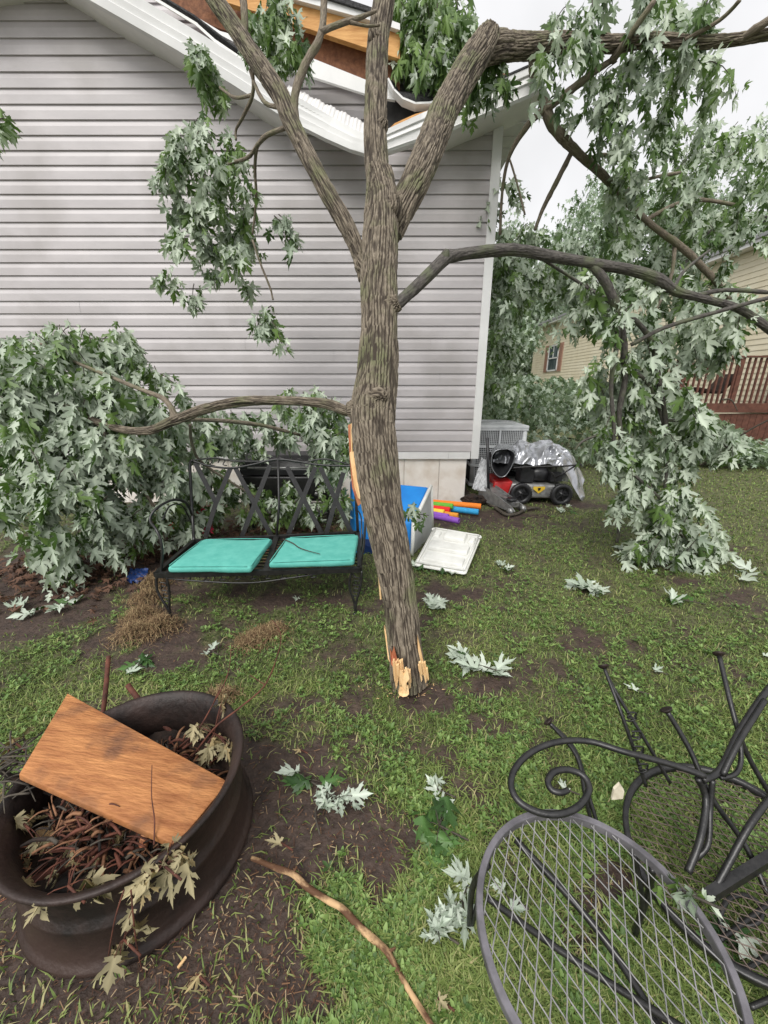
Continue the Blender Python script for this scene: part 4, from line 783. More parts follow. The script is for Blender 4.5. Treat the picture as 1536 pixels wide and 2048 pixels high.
roundbox([(1.42, 4.5, .07), (2.24, 4.47, .06), (2.26, 4.98, .06), (1.44, 5.0, .07), (1.5, 4.53, .25), (2.2, 4.5, .22), (2.2, 4.95, .22), (1.5, 4.97, .25)], 'mower_deck', MT['steel'], mw, .03)
roundbox([(1.30, 4.5, .09), (1.5, 4.49, .09), (1.5, 5.0, .09), (1.32, 5.0, .09), (1.33, 4.52, .27), (1.56, 4.515, .27), (1.56, 4.98, .27), (1.34, 4.98, .27)], 'front_cowl', MT['red'], mw, .025)
m = M(); m.lathe([(0, 0), (.14, 0), (.15, .03), (.15, .1), (.12, .15), (0, .16)], (1.9, 4.72, .26), 28); m.box((1.72, 4.62, .33), (.16, .18, .14)); m.box((2.08, 4.6, .31), (.14, .12, .1)); m.box((1.7, 4.55, .42), (.1, .05, .06)); m.build('engine', MT['blackplastic'], mw)
m = M(); c = P(1078, 978, 4.478); m.prism([c + Vector(q) for q in ((0, 0, -.055), (.07, 0, 0), (.07, 0, .03), (-.07, 0, .03), (-.07, 0, 0))], (0, -.004, .0)); m.build('sticker', MT['yellow'], mw)
m = M(); m.prism([c + Vector(q) for q in ((-.012, -.008, -.02), (.01, -.008, -.014), (.02, -.008, .016), (-.016, -.008, .018))], (0, -.002, 0)); m.build('sticker_mark', MT['iron'], mw)
m = M(); m.tube([P(1025, 936, 4.5), P(1060, 934, 4.48), P(1130, 932, 4.42), P(1162, 929, 4.4), P(1165, 933, 4.5)], .011, 8, res=5); m.tube([P(1108, 958, 4.45), P(1152, 931, 4.41)], .01, 8); m.tube([P(1112, 990, 4.44), P(1109, 955, 4.44), P(1103, 945, 4.44)], .008, 6, res=4); m.build('handle', MT['iron'], mw)

tp = thing('mower_cover', (2.2, 5.0, 0), 'crumpled silver waterproof cover draped over the lawn mower', 'cover')
sx = [985, 1000, 1020, 1030, 1037, 1050, 1065, 1080, 1095, 1105, 1120, 1132, 1145, 1156, 1163]
st_ = [905, 895, 894, 890, 880, 885, 886, 881, 882, 888, 895, 903, 913, 930, 950]
sf = [925, 925, 926, 926, 927, 926, 930, 928, 926, 930, 932, 950, 975, 995, 1003]
NU, NV = 130, 60; V = np.zeros((NU, NV, 3))
for i in range(NU):
    px = 985 + (1163 - 985) * i / (NU - 1); tpx, fpx = np.interp(px, sx, st_), np.interp(px, sx, sf)
    a = np.array(P(px, fpx, 4.62)); b = np.array(P(px, tpx, 4.95)); c_ = np.array((b[0] + .05, 5.4, .05)); a0 = np.array(P(px, fpx, 4.62)) + np.array([0, .03, -.01])
    for j in range(NV):
        t = j / (NV - 1)
        if t < .5: q = t / .5; p = a * (1 - q) + b * q; p = p + np.array([0, -.07, .06]) * sin(pi * q) * .7
        else: q = (t - .5) / .5; p = b * (1 - q) + c_ * q; p = p + np.array([0, .12, .12]) * sin(pi * q)
        V[i, j] = p
U_, T_ = np.meshgrid(np.arange(NU), np.arange(NV), indexing='ij')
rid = 1 - abs(fbm(U_ * .045 + T_ * .03, T_ * .05 - U_ * .02, 0, 2) * 2 - 1) * 2.4; rid2 = 1 - abs(fbm(U_ * .11, T_ * .09 - U_ * .05, 1, 2) * 2 - 1) * 2.2
V[..., 1] -= (rid * .05 + rid2 * .02); V[..., 2] += (rid * .022 + rid2 * .01) * np.clip(T_ / 8, 0, 1)
I = np.arange(NU * NV).reshape(NU, NV); q = np.stack([I[:-1, :-1], I[1:, :-1], I[1:, 1:], I[:-1, 1:]], -1).reshape(-1, 4)
m = M(); m.add(V.reshape(-1, 3), (q.ravel(), np.full(len(q), 4))); m.build('sheet', MT['tarp'], tp)
m = M(); hem = [(1016, 898), (1028, 905), (1029, 918), (1022, 935), (1012, 950), (1001, 954), (989, 945), (983, 930), (984, 912), (995, 900), (1016, 898)]
hp_ = [P(a, b, 4.44) for a, b in hem]; m.tube(hp_, .0045, 6, res=3); m.build('hem', MT['tarp'], tp)
m = M(); back = [p + Vector((.05, .28, .02)) + (P(1006, 925, 4.44) - p) * .35 for p in hp_[:-1]]; V = hp_[:-1] + back; k = len(back)
m.add(V, [(i, (i + 1) % k, k + (i + 1) % k, k + i) for i in range(k)] + [tuple(range(k, 2 * k))], 0); m.build('dark_lining', MT['blackplastic'], tp)
m = M(); o2 = [p + (p - P(1006, 925, 4.44)) * .1 for p in hp_[:-1]]; V = o2 + [p + Vector((.1, .35, .0)) for p in o2]; m.add(V, [(i, (i + 1) % k, k + (i + 1) % k, k + i) for i in range(k)], 0); m.build('bag_end', MT['tarp'], tp)
# crumpled clear sheet against the skirting
def crumple(pts, name, mt, amp=.02, n=28, parent=None, off=(0, .1, 0), k=.28):
    a, b, c, d = [np.array(p) for p in pts]; V = np.zeros((n, n, 3)); u, v = np.meshgrid(np.linspace(0, 1, n), np.linspace(0, 1, n), indexing='ij')
    V = a * ((1 - u) * (1 - v))[..., None] + b * (u * (1 - v))[..., None] + c * (u * v)[..., None] + d * ((1 - u) * v)[..., None]
    nn = np.cross(b - a, d - a); nn /= np.linalg.norm(nn); r_ = 1 - abs(fbm(u * n * k + 3, v * n * k + 7, 1, 3) * 2 - 1) * 2
    V = V + nn * (r_ * amp)[..., None]; I = np.arange(n * n).reshape(n, n); q = np.stack([I[:-1, :-1], I[1:, :-1], I[1:, 1:], I[:-1, 1:]], -1).reshape(-1, 4)
    m = M(); m.add(V.reshape(-1, 3), (q.ravel(), np.full(len(q), 4))); return m.build(name, mt, parent)
tag(crumple([P(944, 978, 4.45), P(974, 985, 4.42), P(977, 925, 4.6), P(962, 915, 4.62)], 'plastic_sheet', MT['greyplastic'], .03), 'crumpled grey plastic sheet slumped against the house corner', 'plastic sheet')
m = M(); m.tube([P(977, 985, 4.42), P(975, 876, 4.44)], .017, 10); tag(m.build('pipe', MT['blackplastic']), 'black upright pipe leaning beside the silver cover', 'pipe')
jk = thing('floor_jack', (1.33, 4.2, 0), 'silver trolley jack on the dirt in front of the red mower cowl', 'floor jack')
ja, jb = Vector((1.22, 4.55, .0)), Vector((1.48, 4.1, 0)); jd = (jb - ja).normalized(); js = Vector((-jd.y, jd.x, 0))
for s_ in (-1, 1):
    m = M(); o_ = js * .085 * s_
    m.prism([ja + o_ + Vector((0, 0, .05)), ja + o_ + Vector((0, 0, .24)), ja + jd * .15 + o_ + Vector((0, 0, .21)), jb + o_ + Vector((0, 0, .09)), jb + jd * .05 + o_ + Vector((0, 0, .05)), jb + o_ + Vector((0, 0, .03))], js * .012); m.build('side_plate', MT['steel'], jk)
m = M(); m.prism([ja + Vector((0, 0, .2)) - js * .08, ja + Vector((0, 0, .2)) + js * .08, ja + jd * .3 + Vector((0, 0, .13)) + js * .08, ja + jd * .3 + Vector((0, 0, .13)) - js * .08], (0, 0, .02)); m.bar(ja + jd * .2 + Vector((0, 0, .14)), jb + Vector((0, 0, .1)), .06, .05); m.build('lift_arm', MT['steel'], jk)
m = M(); m.lathe([(0, 0), (.055, 0), (.06, .02), (.05, .03), (0, .025)], jb - jd * .08 + Vector((0, 0, .13)), 20); m.build('saddle', MT['blackplastic'], jk)
for e, s_ in ((ja, -1), (ja, 1), (jb, -1), (jb, 1)):
    m = M(); c = e + js * .1 * s_ + Vector((0, 0, .04)); m.tube([c - js * .02, c + js * .02], .04, 14); m.build('caster', MT['steel'], jk)
m = M(); m.tube([ja + Vector((0, 0, .2)), ja - jd * .02 + Vector((0, 0, .34))], .025, 10); m.build('handle_socket', MT['whiteplastic'], jk)
m = M(); m.tube([G(955, 996, .03), G(985, 1012, .025), G(1012, 1029, .025), G(1036, 1027, .025), G(1052, 1018, .03), G(1078, 1016, .03)], [.02, .018, .018, .016, .016, .014], 8, res=6, bump=.2)
tag(m.build('curved_stick', MT['twig']), 'dark curved stick lying in front of the trolley jack', 'stick')
bm = bmesh.new(); bmesh.ops.create_icosphere(bm, subdivisions=4, radius=.1)
for v_ in bm.verts: v_.co = Vector((v_.co.x * 1.35, v_.co.y, v_.co.z * .8)) * (1 + .9 * (float(fbm(v_.co.x * 22 + 50, v_.co.y * 22 + v_.co.z * 17 + 50)) - .5)) + G(946, 1002, .05)
me = bpy.data.meshes.new('dirt_clod'); bm.to_mesh(me); bm.free(); me.materials.append(MT['char']); o = bpy.data.objects.new('dirt_clod', me); SC.collection.objects.link(o); tag(o, 'dark root clod at the ends of the pool noodles', 'clod')

# ================================================================== COOLER, LID, NOODLES
cb = thing('cooler', (.1, 3.1, 0), 'open blue and white cooler tipped on its side behind the trunk', 'cooler')
A_, B_, C_, D_ = P(700, 958, 3.45), P(858, 973, 3.4), P(823, 1046, 3.02), P(708, 1040, 3.05)
A2, B2, C2, D2 = P(700, 1050, 3.5), P(861, 1064, 3.45), P(820, 1118, 2.98), P(712, 1115, 3.02)
def inset(P4, f): c = sum(P4, Vector()) / 4; return [p.lerp(c, f) for p in P4]
roundbox([D2, C2, B2, A2, D_, C_, B_, A_], 'tub', MT['blueplastic'], cb, .02)
e = Vector((.008, -.006, .004)); m = M(); m.prism([B_ + e, C_ + e, C2 + e, B2 + e], (.012, -.004, 0)); m.build('side_panel', MT['greyplastic'], cb)
m = M()
for a, b in ((B_, C_), (C_, C2), (B_, B2)): m.tube([a + e * 2, b + e * 2], .017, 8)
m.build('rim', MT['whiteplastic'], cb)
m = M(); m.prism([D2.lerp(A2, .1) + Vector((-.01, -.02, 0)), C2.lerp(D2, .3) + Vector((0, -.03, 0)), C2.lerp(D2, .3).lerp(C_, .5) + Vector((0, -.03, 0)), D2.lerp(D_, .55) + Vector((-.01, -.03, 0))], (0, .01, 0)); m.build('base_panel', MT['navy'], cb)
cl = thing('cooler_lid', (.6, 3.1, 0), 'white ribbed plastic cooler lid lying on the grass beside the trunk', 'lid')
q = [G(827, 1128, .05), G(932, 1146, .04), G(963, 1070, .14), G(868, 1054, .16)]; up = (q[1] - q[0]).cross(q[3] - q[0]).normalized()
roundbox([p - up * .035 for p in q] + [p for p in q], 'lid_panel', MT['whiteplastic'], cl, .028, 4)
def onlid(u, v, h=0): return q[0].lerp(q[1], u).lerp(q[3].lerp(q[2], u), v) + up * h
def pad(u0, u1, v0, v1, h, name, mtl='whiteplastic', r=.012): return roundbox([onlid(u0, v0, -.002), onlid(u1, v0, -.002), onlid(u1, v1, -.002), onlid(u0, v1, -.002)] + [onlid(u0 + .02, v0 + .02, h), onlid(u1 - .02, v0 + .02, h), onlid(u1 - .02, v1 - .02, h), onlid(u0 + .02, v1 - .02, h)], name, MT[mtl], cl, r)
pad(.12, .9, .10, .30, .022, 'ridge', r=.007); pad(.1, .9, .38, .60, .03, 'ridge', r=.009); pad(.3, .75, .68, .92, .034, 'ridge', r=.009); pad(.08, .22, .7, .88, .02, 'ridge', r=.006); pad(.8, .93, .7, .88, .02, 'ridge', r=.006)
m = M(); b_ = [onlid(u, v, .006) for u, v in ((.05, .04), (.95, .04), (.96, .96), (.05, .96), (.05, .04))]
for a, b in zip(b_[:-1], b_[1:]): m.tube([a, b], .008, 6)
m.build('lip', MT['whiteplastic'], cl)
for u in (.03, .97):
    m = M(); m.tube([onlid(u, .9, .0), onlid(u + (.04 if u > .5 else -.04), .93, 0), onlid(u, .97, 0)], .008, 6, res=3); m.build('hinge', MT['whiteplastic'], cl)
nood = [((845, 994), (962, 1013), .085, 'orange', 'orange pool noodle on top of the pile beside the cooler'), ((850, 1010), (957, 1024), .055, 'sky', 'light blue pool noodle in the pile beside the cooler'), ((850, 1003), (906, 1013), .10, 'green', 'green pool noodle with its end beside the red one'),
        ((848, 1008), (900, 1020), .07, 'crimson', 'red pool noodle in the pile beside the cooler'), ((845, 1018), (888, 1025), .06, 'lemon', 'yellow pool noodle between the red and the purple'), ((845, 1022), (897, 1034), .045, 'purple', 'bright purple pool noodle lowest at the front of the pile'),
        ((850, 1020), (916, 1032), .035, 'amber', 'amber pool noodle half under the red one'), ((855, 1012), (922, 1021), .04, 'olive', 'olive green pool noodle under the light blue one'), ((850, 1026), (918, 1042), .03, 'navy', 'dark violet pool noodle at the bottom of the pile')]
for (a, b), (c, d), hh, k, lb in nood:
    p1 = G(c, d, hh); dirn = (G(c, d, hh) - G(a, b, hh)); dirn.z = 0; dirn.normalize(); p0 = p1 - dirn * 1.25; p0.y = min(p0.y, 4.44)
    dd = (p1 - p0).normalized(); x_ = dd.cross(Vector((0, 0, 1))).normalized(); y_ = x_.cross(dd); rr = .032; m = M(); V = []; n = 18
    for pp, r_ in ((p1 - dd * .03, .011), (p1, .012), (p1, rr - .003), (p1 - dd * .004, rr), (p0, rr), (p0, .011)):
        for j in range(n): t = 2 * pi * j / n; V.append(pp + (x_ * cos(t) + y_ * sin(t)) * r_)
    m.add(V, [(i * n + j, i * n + (j + 1) % n, (i + 1) * n + (j + 1) % n, (i + 1) * n + j) for i in range(5) for j in range(n)] + [tuple(range(n))]); tag(m.build('pool_noodle', MT[k] if k != 'navy' else MT['purple']), lb, 'pool noodle', 'pool noodles piled against the house')

# ================================================================== BENCH, CUSHIONS, GRILL
zs = .29; FL, FR, BR, BL = G(312, 1150, zs), G(720, 1139, zs), G(716, 1066, zs), G(388, 1083, zs)
bn = thing('garden_bench', ((FL + FR) / 2).to_tuple()[:2] + (0,), 'black wrought iron two seat bench with crossed straps in its back', 'bench')
m = M()
for a, b in ((FL, FR), (FR, BR), (BR, BL), (BL, FL)): m.bar(a, b, .028, .03)
MF, MB = FL.lerp(FR, .53), BL.lerp(BR, .49); m.bar(MF, MB, .035, .02)
for i in range(1, 12): t = i / 12; m.bar(BL.lerp(FL, t) - Vector((0, 0, .008)), BR.lerp(FR, t) - Vector((0, 0, .008)), .012, .006)
m.build('seat_frame', MT['iron'], bn)
by = (BL.y + BR.y) / 2 + .02
def bp(px, py): y = by + .03; return P(px, py, y + max(0, (1075 - py)) * .0007)
m = M(); tb = .011
m.tube([BL, bp(385, 1035), bp(381, 960), bp(380, 928), bp(386, 920)], tb, 8, res=4); m.tube([BR, bp(712, 1000), bp(708, 935)], tb, 8, res=4); m.tube([MB, bp(558, 1010), bp(556, 915)], .009, 8)
m.tube([bp(384, 921), bp(420, 932), bp(465, 936), bp(510, 928), bp(550, 919), bp(590, 922), bp(640, 930), bp(708, 932)], .008, 8, res=5); m.tube([bp(384, 921), bp(430, 916), bp(470, 922), bp(540, 922), bp(556, 915)], .006, 6, res=5); m.tube([bp(556, 915), bp(600, 925), bp(650, 918), bp(708, 932)], .006, 6, res=5)
for cx_ in (420, 445, 478, 500, 600, 640): m.tube([bp(cx_ - 9, 926), bp(cx_ - 4, 918), bp(cx_ + 5, 921), bp(cx_ + 1, 929), bp(cx_ + 9, 931)], .004, 5, res=4)
m.build('back_frame', MT['iron'], bn)
for a, b in (((390, 925), (432, 1006)), ((461, 936), (432, 1006)), ((432, 1005), (411, 1075)), ((471, 936), (543, 1072)), ((540, 930), (483, 1075)), ((574, 934), (646, 1072)), ((631, 934), (575, 1073)), ((687, 945), (651, 1072)), ((640, 934), (706, 1072))):
    m = M(); p_, q_ = bp(*a), bp(*b); m.bar(p_, q_, .034, .004, up=(0, 1, 0) if False else (q_ - p_).cross(Vector((1, 0, 0)))) if False else m.bar(p_, q_, .004, .034, up=Vector((0, 1, 0)).cross(q_ - p_).cross(Vector((0, 0, 0))) if False else (1, 0, 0)); m.build('strap', MT['iron'], bn)
def leg_orn(top, foot, name='leg', w=.03, parent=None):
    m = M(); t, f = Vector(top), Vector(foot); o = Vector((w, 0, 0))
    m.tube([t - o, t.lerp(f, .35) - o * 1.4, t.lerp(f, .75) - o * .2, f], .0075, 8, res=5); m.tube([t + o, t.lerp(f, .35) + o * .9, t.lerp(f, .75) + o * .15, f + Vector((.006, 0, 0))], .0075, 8, res=5)
    for k in (.2, .38, .55):
        c = t.lerp(f, k); s_ = w * .6; m.tube([c + Vector((-s_, 0, .02)), c + Vector((s_, 0, .012)), c + Vector((s_ * .6, 0, -.01)), c + Vector((-s_ * .5, 0, -.004)), c + Vector((-s_ * .8, 0, -.025))], .0035, 5, res=4)
    m.lathe([(0, 0), (.016, 0), (.014, .01), (0, .012)], f, 12); return m.build(name, MT['iron'], parent)
ft = G(710, 1228); leg_orn((FR.x - .02, FR.y, zs - .01), (ft.x, ft.y, 0), parent=bn); leg_orn((FL.x + .03, FL.y, zs - .01), (FL.x + .05, FL.y - .02, 0), parent=bn)
leg_orn((BR.x, BR.y, zs - .01), (BR.x, BR.y + .02, 0), parent=bn); leg_orn((BL.x, BL.y, zs - .01), (BL.x, BL.y + .02, 0), parent=bn)
m = M(); f0 = Vector((0, 0, -.03)); m.tube([FL + Vector((.05, 0, -.02)), FL.lerp(FR, .2) + f0 * 1.6, FL.lerp(FR, .45) + f0 * 2.3, FL.lerp(FR, .7) + f0 * 1.2, FR - Vector((.1, 0, .01)), FR + Vector((-.03, 0, -.05))], .0055, 6, res=6)
for k in range(9):
    c = FL.lerp(FR, .15 + k * .075) + Vector((0, .004, -.03)); m.tube([c + Vector((-.03, 0, .0)), c + Vector((-.01, 0, .018)), c + Vector((.015, 0, .004)), c + Vector((0, 0, -.016)), c + Vector((.035, 0, -.012))], .004, 5, res=4)
m.build('apron_scroll', MT['iron'], bn)
m = M(); m.tube([P(384, 1030, BL.y), P(372, 1006, BL.y - .08), P(345, 1000, BL.y - .2), P(312, 1018, BL.y - .35), P(300, 1040, FL.y + .12), P(314, 1062, FL.y + .05), P(324, 1095, FL.y + .03), FL + Vector((.02, .02, 0))], .008, 8, res=6); m.tube([P(382, 1045, BL.y), P(365, 1012, BL.y - .1), P(340, 1012, BL.y - .2), P(325, 1040, BL.y - .32)], .005, 6, res=5); m.build('armrest', MT['iron'], bn)
m = M(); m.tube([P(716, 1010, BR.y), P(724, 1006, BR.y - .15), P(730, 1030, FR.y + .12), P(728, 1085, FR.y + .04), FR + Vector((0, .02, 0))], .008, 8, res=6); m.tube([P(717, 1022, BR.y), P(723, 1040, FR.y + .2), P(722, 1100, FR.y + .08)], .005, 6, res=5); m.build('armrest', MT['iron'], bn)
def cushion(px, z, th, label):
    t = [G(a, b, z) for a, b in px]; o = roundbox([p - Vector((0, 0, th)) for p in t] + t, 'seat_cushion', MT['cushion'], None, .018, 4, disp=.016, sub=3); tag(o, label, 'cushion', 'teal bench cushions')
    cen = sum(t, Vector()) / 4; m = M(); e = [p.lerp(cen, .022) + Vector((0, 0, .001)) for p in t]
    for i in range(4): m.tube([e[i].lerp(e[(i + 1) % 4], .04), e[i].lerp(e[(i + 1) % 4], .5) + Vector((0, 0, .002)), e[i].lerp(e[(i + 1) % 4], .96)], .0028, 6, res=4)
    m.build('piping', MT['cushion'], o)
cushion([(333, 1134), (502, 1134), (545, 1077), (405, 1079)], .352, .042, 'teal seat cushion on the half of the bench farther from the trunk')
cushion([(536, 1126), (708, 1120), (717, 1069), (573, 1075)], .352, .042, 'teal seat cushion with a dark twig lying on it next to the trunk')
m = M(); m.tube([G(566, 1078, .36), G(585, 1086, .362), G(602, 1097, .362), G(640, 1108, .36)], [.004, .004, .0035, .002], 6, res=5, bump=.2); tag(m.build('twig', MT['twig']), 'thin dark twig resting on the teal cushion near the trunk', 'twig')
gr = thing('barbecue_grill', (-1.0, 3.85, 0), 'black barbecue grill behind the bench against the house', 'grill')
gx0, gx1 = P(492, 950, 3.75).x, P(668, 950, 3.75).x; gz1 = P(560, 906, 3.85).z; gzm = P(560, 950, 3.6).z; gz0 = P(560, 1003, 3.6).z
m = M(); prof = [(3.6, gzm), (3.6, gz1 - .12), (3.64, gz1 - .04), (3.72, gz1), (3.98, gz1), (4.06, gz1 - .05), (4.08, gzm)]
m.prism([(gx0, y, z) for y, z in prof], (gx1 - gx0, 0, 0)); m.build('hood', MT['blackplastic'], gr)
roundbox([(gx0 + .02, 3.6, gz0), (gx1 - .02, 3.6, gz0), (gx1 - .02, 4.08, gz0), (gx0 + .02, 4.08, gz0), (gx0 - .01, 3.57, gzm - .01), (gx1 + .01, 3.57, gzm - .01), (gx1 + .01, 4.1, gzm - .01), (gx0 - .01, 4.1, gzm - .01)], 'firebox', MT['iron'], gr, .02)
m = M(); m.tube([(gx0 + .1, 3.54, gzm + .08), (gx1 - .1, 3.54, gzm + .08)], .01, 8); m.build('handle', MT['steel'], gr)
for a in (gx0 + .06, gx1 - .06):
    for y in (3.64, 4.04):
        m = M(); m.bar((a, y, 0), (a, y, gz0 + .01), .03, .03); m.build('leg', MT['iron'], gr)
m = M(); m.box(((gx0 + gx1) / 2, 3.84, .14), (gx1 - gx0 - .08, .4, .02)); m.build('shelf', MT['iron'], gr)
for a in (gx0 + .22, (gx0 + gx1) / 2 + .05, gx1 - .15):
    m = M(); m.tube([(a, 3.565, gz0 + .09), (a, 3.545, gz0 + .09)], .018, 12); m.build('knob', MT['steel'], gr)

# ================================================================== FIRE RING
fr = thing('fire_ring', (RINGC[0], RINGC[1], 0), 'rusty dark steel wheel rim used as a fire ring full of debris', 'fire ring')
prof = [(.285, .0), (.300, .0), (.309, .004), (.312, .012), (.309, .022), (.301, .028), (.295, .04), (.291, .08), (.287, .12), (.290, .128), (.288, .137), (.279, .145), (.275, .165), (.277, .20), (.283, .245), (.293, .262), (.302, .27), (.309, .276), (.311, .283), (.306, .289), (.298, .286), (.288, .278), (.278, .262), (.270, .245), (.260, .20), (.255, .14), (.268, .122), (.278, .11), (.282, .04), (.285, 0)]
m = M(); m.lathe(prof, (RINGC[0], RINGC[1], -.002), 128); fo = m.build('rim', MT['rust'], fr)
m = M(); n = 60; V = []; F = []
gx, gy = np.meshgrid(np.linspace(-1, 1, n), np.linspace(-1, 1, n), indexing='ij'); rr = np.sqrt(np.clip(gx ** 2 + gy ** 2, 1e-6, None)); sc_ = np.maximum(abs(gx), abs(gy)) / rr
X_ = gx * sc_ * .262; Y_ = gy * sc_ * .262; Z_ = .13 + .10 * (fbm(X_ * 14 + 20, Y_ * 14 + 20, 0, 4) - .3)
I = np.arange(n * n).reshape(n, n); q = np.stack([I[:-1, :-1], I[1:, :-1], I[1:, 1:], I[:-1, 1:]], -1).reshape(-1, 4)
m.add(np.stack([X_ + RINGC[0], Y_ + RINGC[1], Z_], -1).reshape(-1, 3), (q.ravel(), np.full(len(q), 4))); m.build('ash_bed', MT['char'], fr)
zt, zb_ = .335, .235; pq = [G(135, 1386, zt), G(38, 1548, zt), G(352, 1690, zb_), G(457, 1563, zb_)]; up = -(pq[1] - pq[0]).cross(pq[3] - pq[0]).normalized()
if up.z < 0: up = -up
m = M(); roundbox([p - up * .02 for p in pq] + pq, 'plank_tmp', MT['plank']) if False else None
o = roundbox([p - up * .021 for p in (pq[1], pq[2], pq[3], pq[0])] + [pq[1], pq[2], pq[3], pq[0]], 'wood_plank', MT['plank'], None, .0025, 2)
tag(o, 'weathered orange brown plank laid slanting across the fire ring', 'plank')
def rstick(a, b, r0, r1, mt, label, name='stick', mid=None, bump=.25, attr=False, group=None, cat='stick'):
    a, b = Vector(a), Vector(b); c = mid if mid is not None else a.lerp(b, .5) + Vector((random.uniform(-.02, .02), random.uniform(-.02, .02), random.uniform(0, .02)))
    m = M(); m.tube([a, Vector(c), b], [r0, (r0 + r1) / 2, r1], 10, res=8, bump=bump, seed=random.random() * 9); return tag(m.build(name, MT[mt], attr=attr), label, cat, group)
rstick(G(205, 1440, .12), G(217, 1312, .30), .0085, .0085, 'redstick', 'straight reddish cut stick standing up behind the plank')
o = rstick(G(88, 1700, .17), G(196, 1694, .15), .008, .004, 'redstick', 'short reddish stick with a pale broken end inside the ring', mid=G(140, 1698, .18))
# charred logs, one object each
logs = [((0, 1655, .16), (130, 1660, .12), .022, 'rawwood', 'orange broken log end at the edge of the fire ring'), ((40, 1600, .17), (260, 1700, .10), .018, 'char', 'charred stick under the middle of the plank'), ((60, 1770, .14), (300, 1660, .13), .016, 'redstick', 'brown stick leaning along the near inside of the ring'),
        ((10, 1560, .24), (150, 1520, .16), .010, 'char', 'black twig poking out under the far end of the plank'), ((0, 1540, .27), (110, 1590, .2), .008, 'char', 'black twig crossing the rim at the frame edge'), ((280, 1740, .12), (310, 1600, .22), .012, 'redwood', 'reddish brown stake under the near edge of the plank'),
        ((255, 1370, .29), (350, 1470, .14), .010, 'redstick', 'dark stick leaning over the far rim of the fire ring'), ((200, 1620, .1), (230, 1760, .1), .02, 'char', 'thick burnt log lying deep in the fire ring'), ((90, 1590, .16), (50, 1700, .14), .014, 'redwood', 'splintered brown piece beneath the plank corner')]
for a, b, r_, mt_, lb in logs: rstick(G(*a), G(*b), r_, r_ * .8, mt_, lb, group='sticks in the fire ring')
random.seed(11)
m = M()
for i in range(840):
    a = random.uniform(0, 6.28); r_ = .205 * math.sqrt(random.random()); c = Vector((RINGC[0] + r_ * cos(a), RINGC[1] + r_ * sin(a), .13 + .06 * random.random() + (.085 * random.random() if 3.4 < a < 4.7 and r_ > .09 else 0))); t = random.uniform(0, 6.28); l = random.uniform(.02, .075)
    d = Vector((cos(t), sin(t), random.uniform(-.3, .3))) * l; m.tube([c, c + d * .5 + Vector((0, 0, .01)), c + d], [.0028, .0024, .001] if i % 5 else [.0055, .0045, .003], 5, res=3, bump=.2, seed=i)
    if i % 140 == 139: tag(m.build('kindling', MT[('redstick', 'char', 'twig', 'redwood2', 'redstick', 'redwood2')[i // 140]], fr), None, None, kind='stuff'); m = M()
def twigthing(px, r0, r1, label, mt='redstick', side=()):
    m = M(); pts = [G(*p) if len(p) == 3 else P(*p[:3]) for p in px]; n = len(pts); rs = [r0 + (r1 - r0) * i / (n - 1) for i in range(n)]; m.tube(pts, rs, 7, res=6, bump=.2)
    for s_ in side: q_ = [G(*p) for p in s_]; m.tube(q_, [r1 * 1.3] + [r1] * (len(q_) - 1), 5, res=4)
    return tag(m.build('twig', MT[mt]), label, 'twig')
twigthing([(352, 1500, .16), (395, 1460, .24), (425, 1410, .31), (455, 1350, .37), (463, 1290, .42)], .0035, .0012, 'thin upright reddish twig rising from the far rim', side=[[(425, 1410, .31), (440, 1375, .36), (445, 1360, .38)]])
twigthing([(380, 1520, .15), (430, 1455, .27), (480, 1415, .33), (530, 1370, .36), (555, 1310, .38), (562, 1270, .39), (545, 1240, .40)], .0035, .0015, 'long dark twig arching away from the fire ring', side=[[(530, 1370, .36), (500, 1350, .38)]])
twigthing([(308, 1690, .24), (309, 1640, .27), (303, 1590, .3), (304, 1530, .33)], .0022, .001, 'thin dark twig with two tiny leaves standing over the plank')
twigthing([(248, 1780, .28), (232, 1830, .24), (222, 1880, .17), (215, 1925, .08)], .002, .0012, 'thin reddish stem hanging outside the ring near the dried leaves')
twigthing([(262, 1780, .28), (268, 1850, .2), (275, 1900, .12), (285, 1945, .04)], .002, .0012, 'bare drooping stem beside the hanging dried leaves')
def leafcluster(pts, mtl, size, name, label, cat, silver=.6, flat=False, stem=None, group=None, n=None, gz=None):
    t = thing(name, pts[0], label, cat, group); m = M(); tw = M(); P_ = []; T_ = []
    for p in pts:
        p = np.array(p); k = n or 3
        for j in range(k):
            P_.append(p + rng.normal(size=3) * size * .18); 
            a = rng.random() * 6.28; T_.append([cos(a), sin(a), rng.normal() * .10 if flat else -1.2])
    P_ = np.array(P_); T_ = np.array(T_); k = len(P_)
    if flat:
        P_[:, 2] = np.maximum(P_[:, 2], ground_z(P_[:, 0], P_[:, 1]) + .02); nor = np.array([0, -.15, 1.]) * np.where(rng.random(k) < silver, -1, 1)[:, None] + rng.normal(size=(k, 3)) * .22
    else: nor = WIND * np.where(rng.random(k) < silver, -1, 1)[:, None] + rng.normal(size=(k, 3)) * .6
    put_leaves(m, P_, T_, nor, size * (.5 + .75 * rng.random(k))); m.build('leaves', MT[mtl], t, attr=True)
    c = Vector(np.mean(P_, 0)); st = stem or [c + Vector((size, -.5 * size, 0)), c]
    for a in P_[::2]: tw.tube([c, (c + Vector(a)) / 2 + Vector((0, 0, .006)), Vector(a)], [.0015, .0013, .001], 4)
    tw.tube([Vector(s_) for s_ in st], [.003] * len(st), 5, res=3); tw.build('stem', MT['twig'] if mtl != 'leaf_dry' else MT['redstick'], t); return t
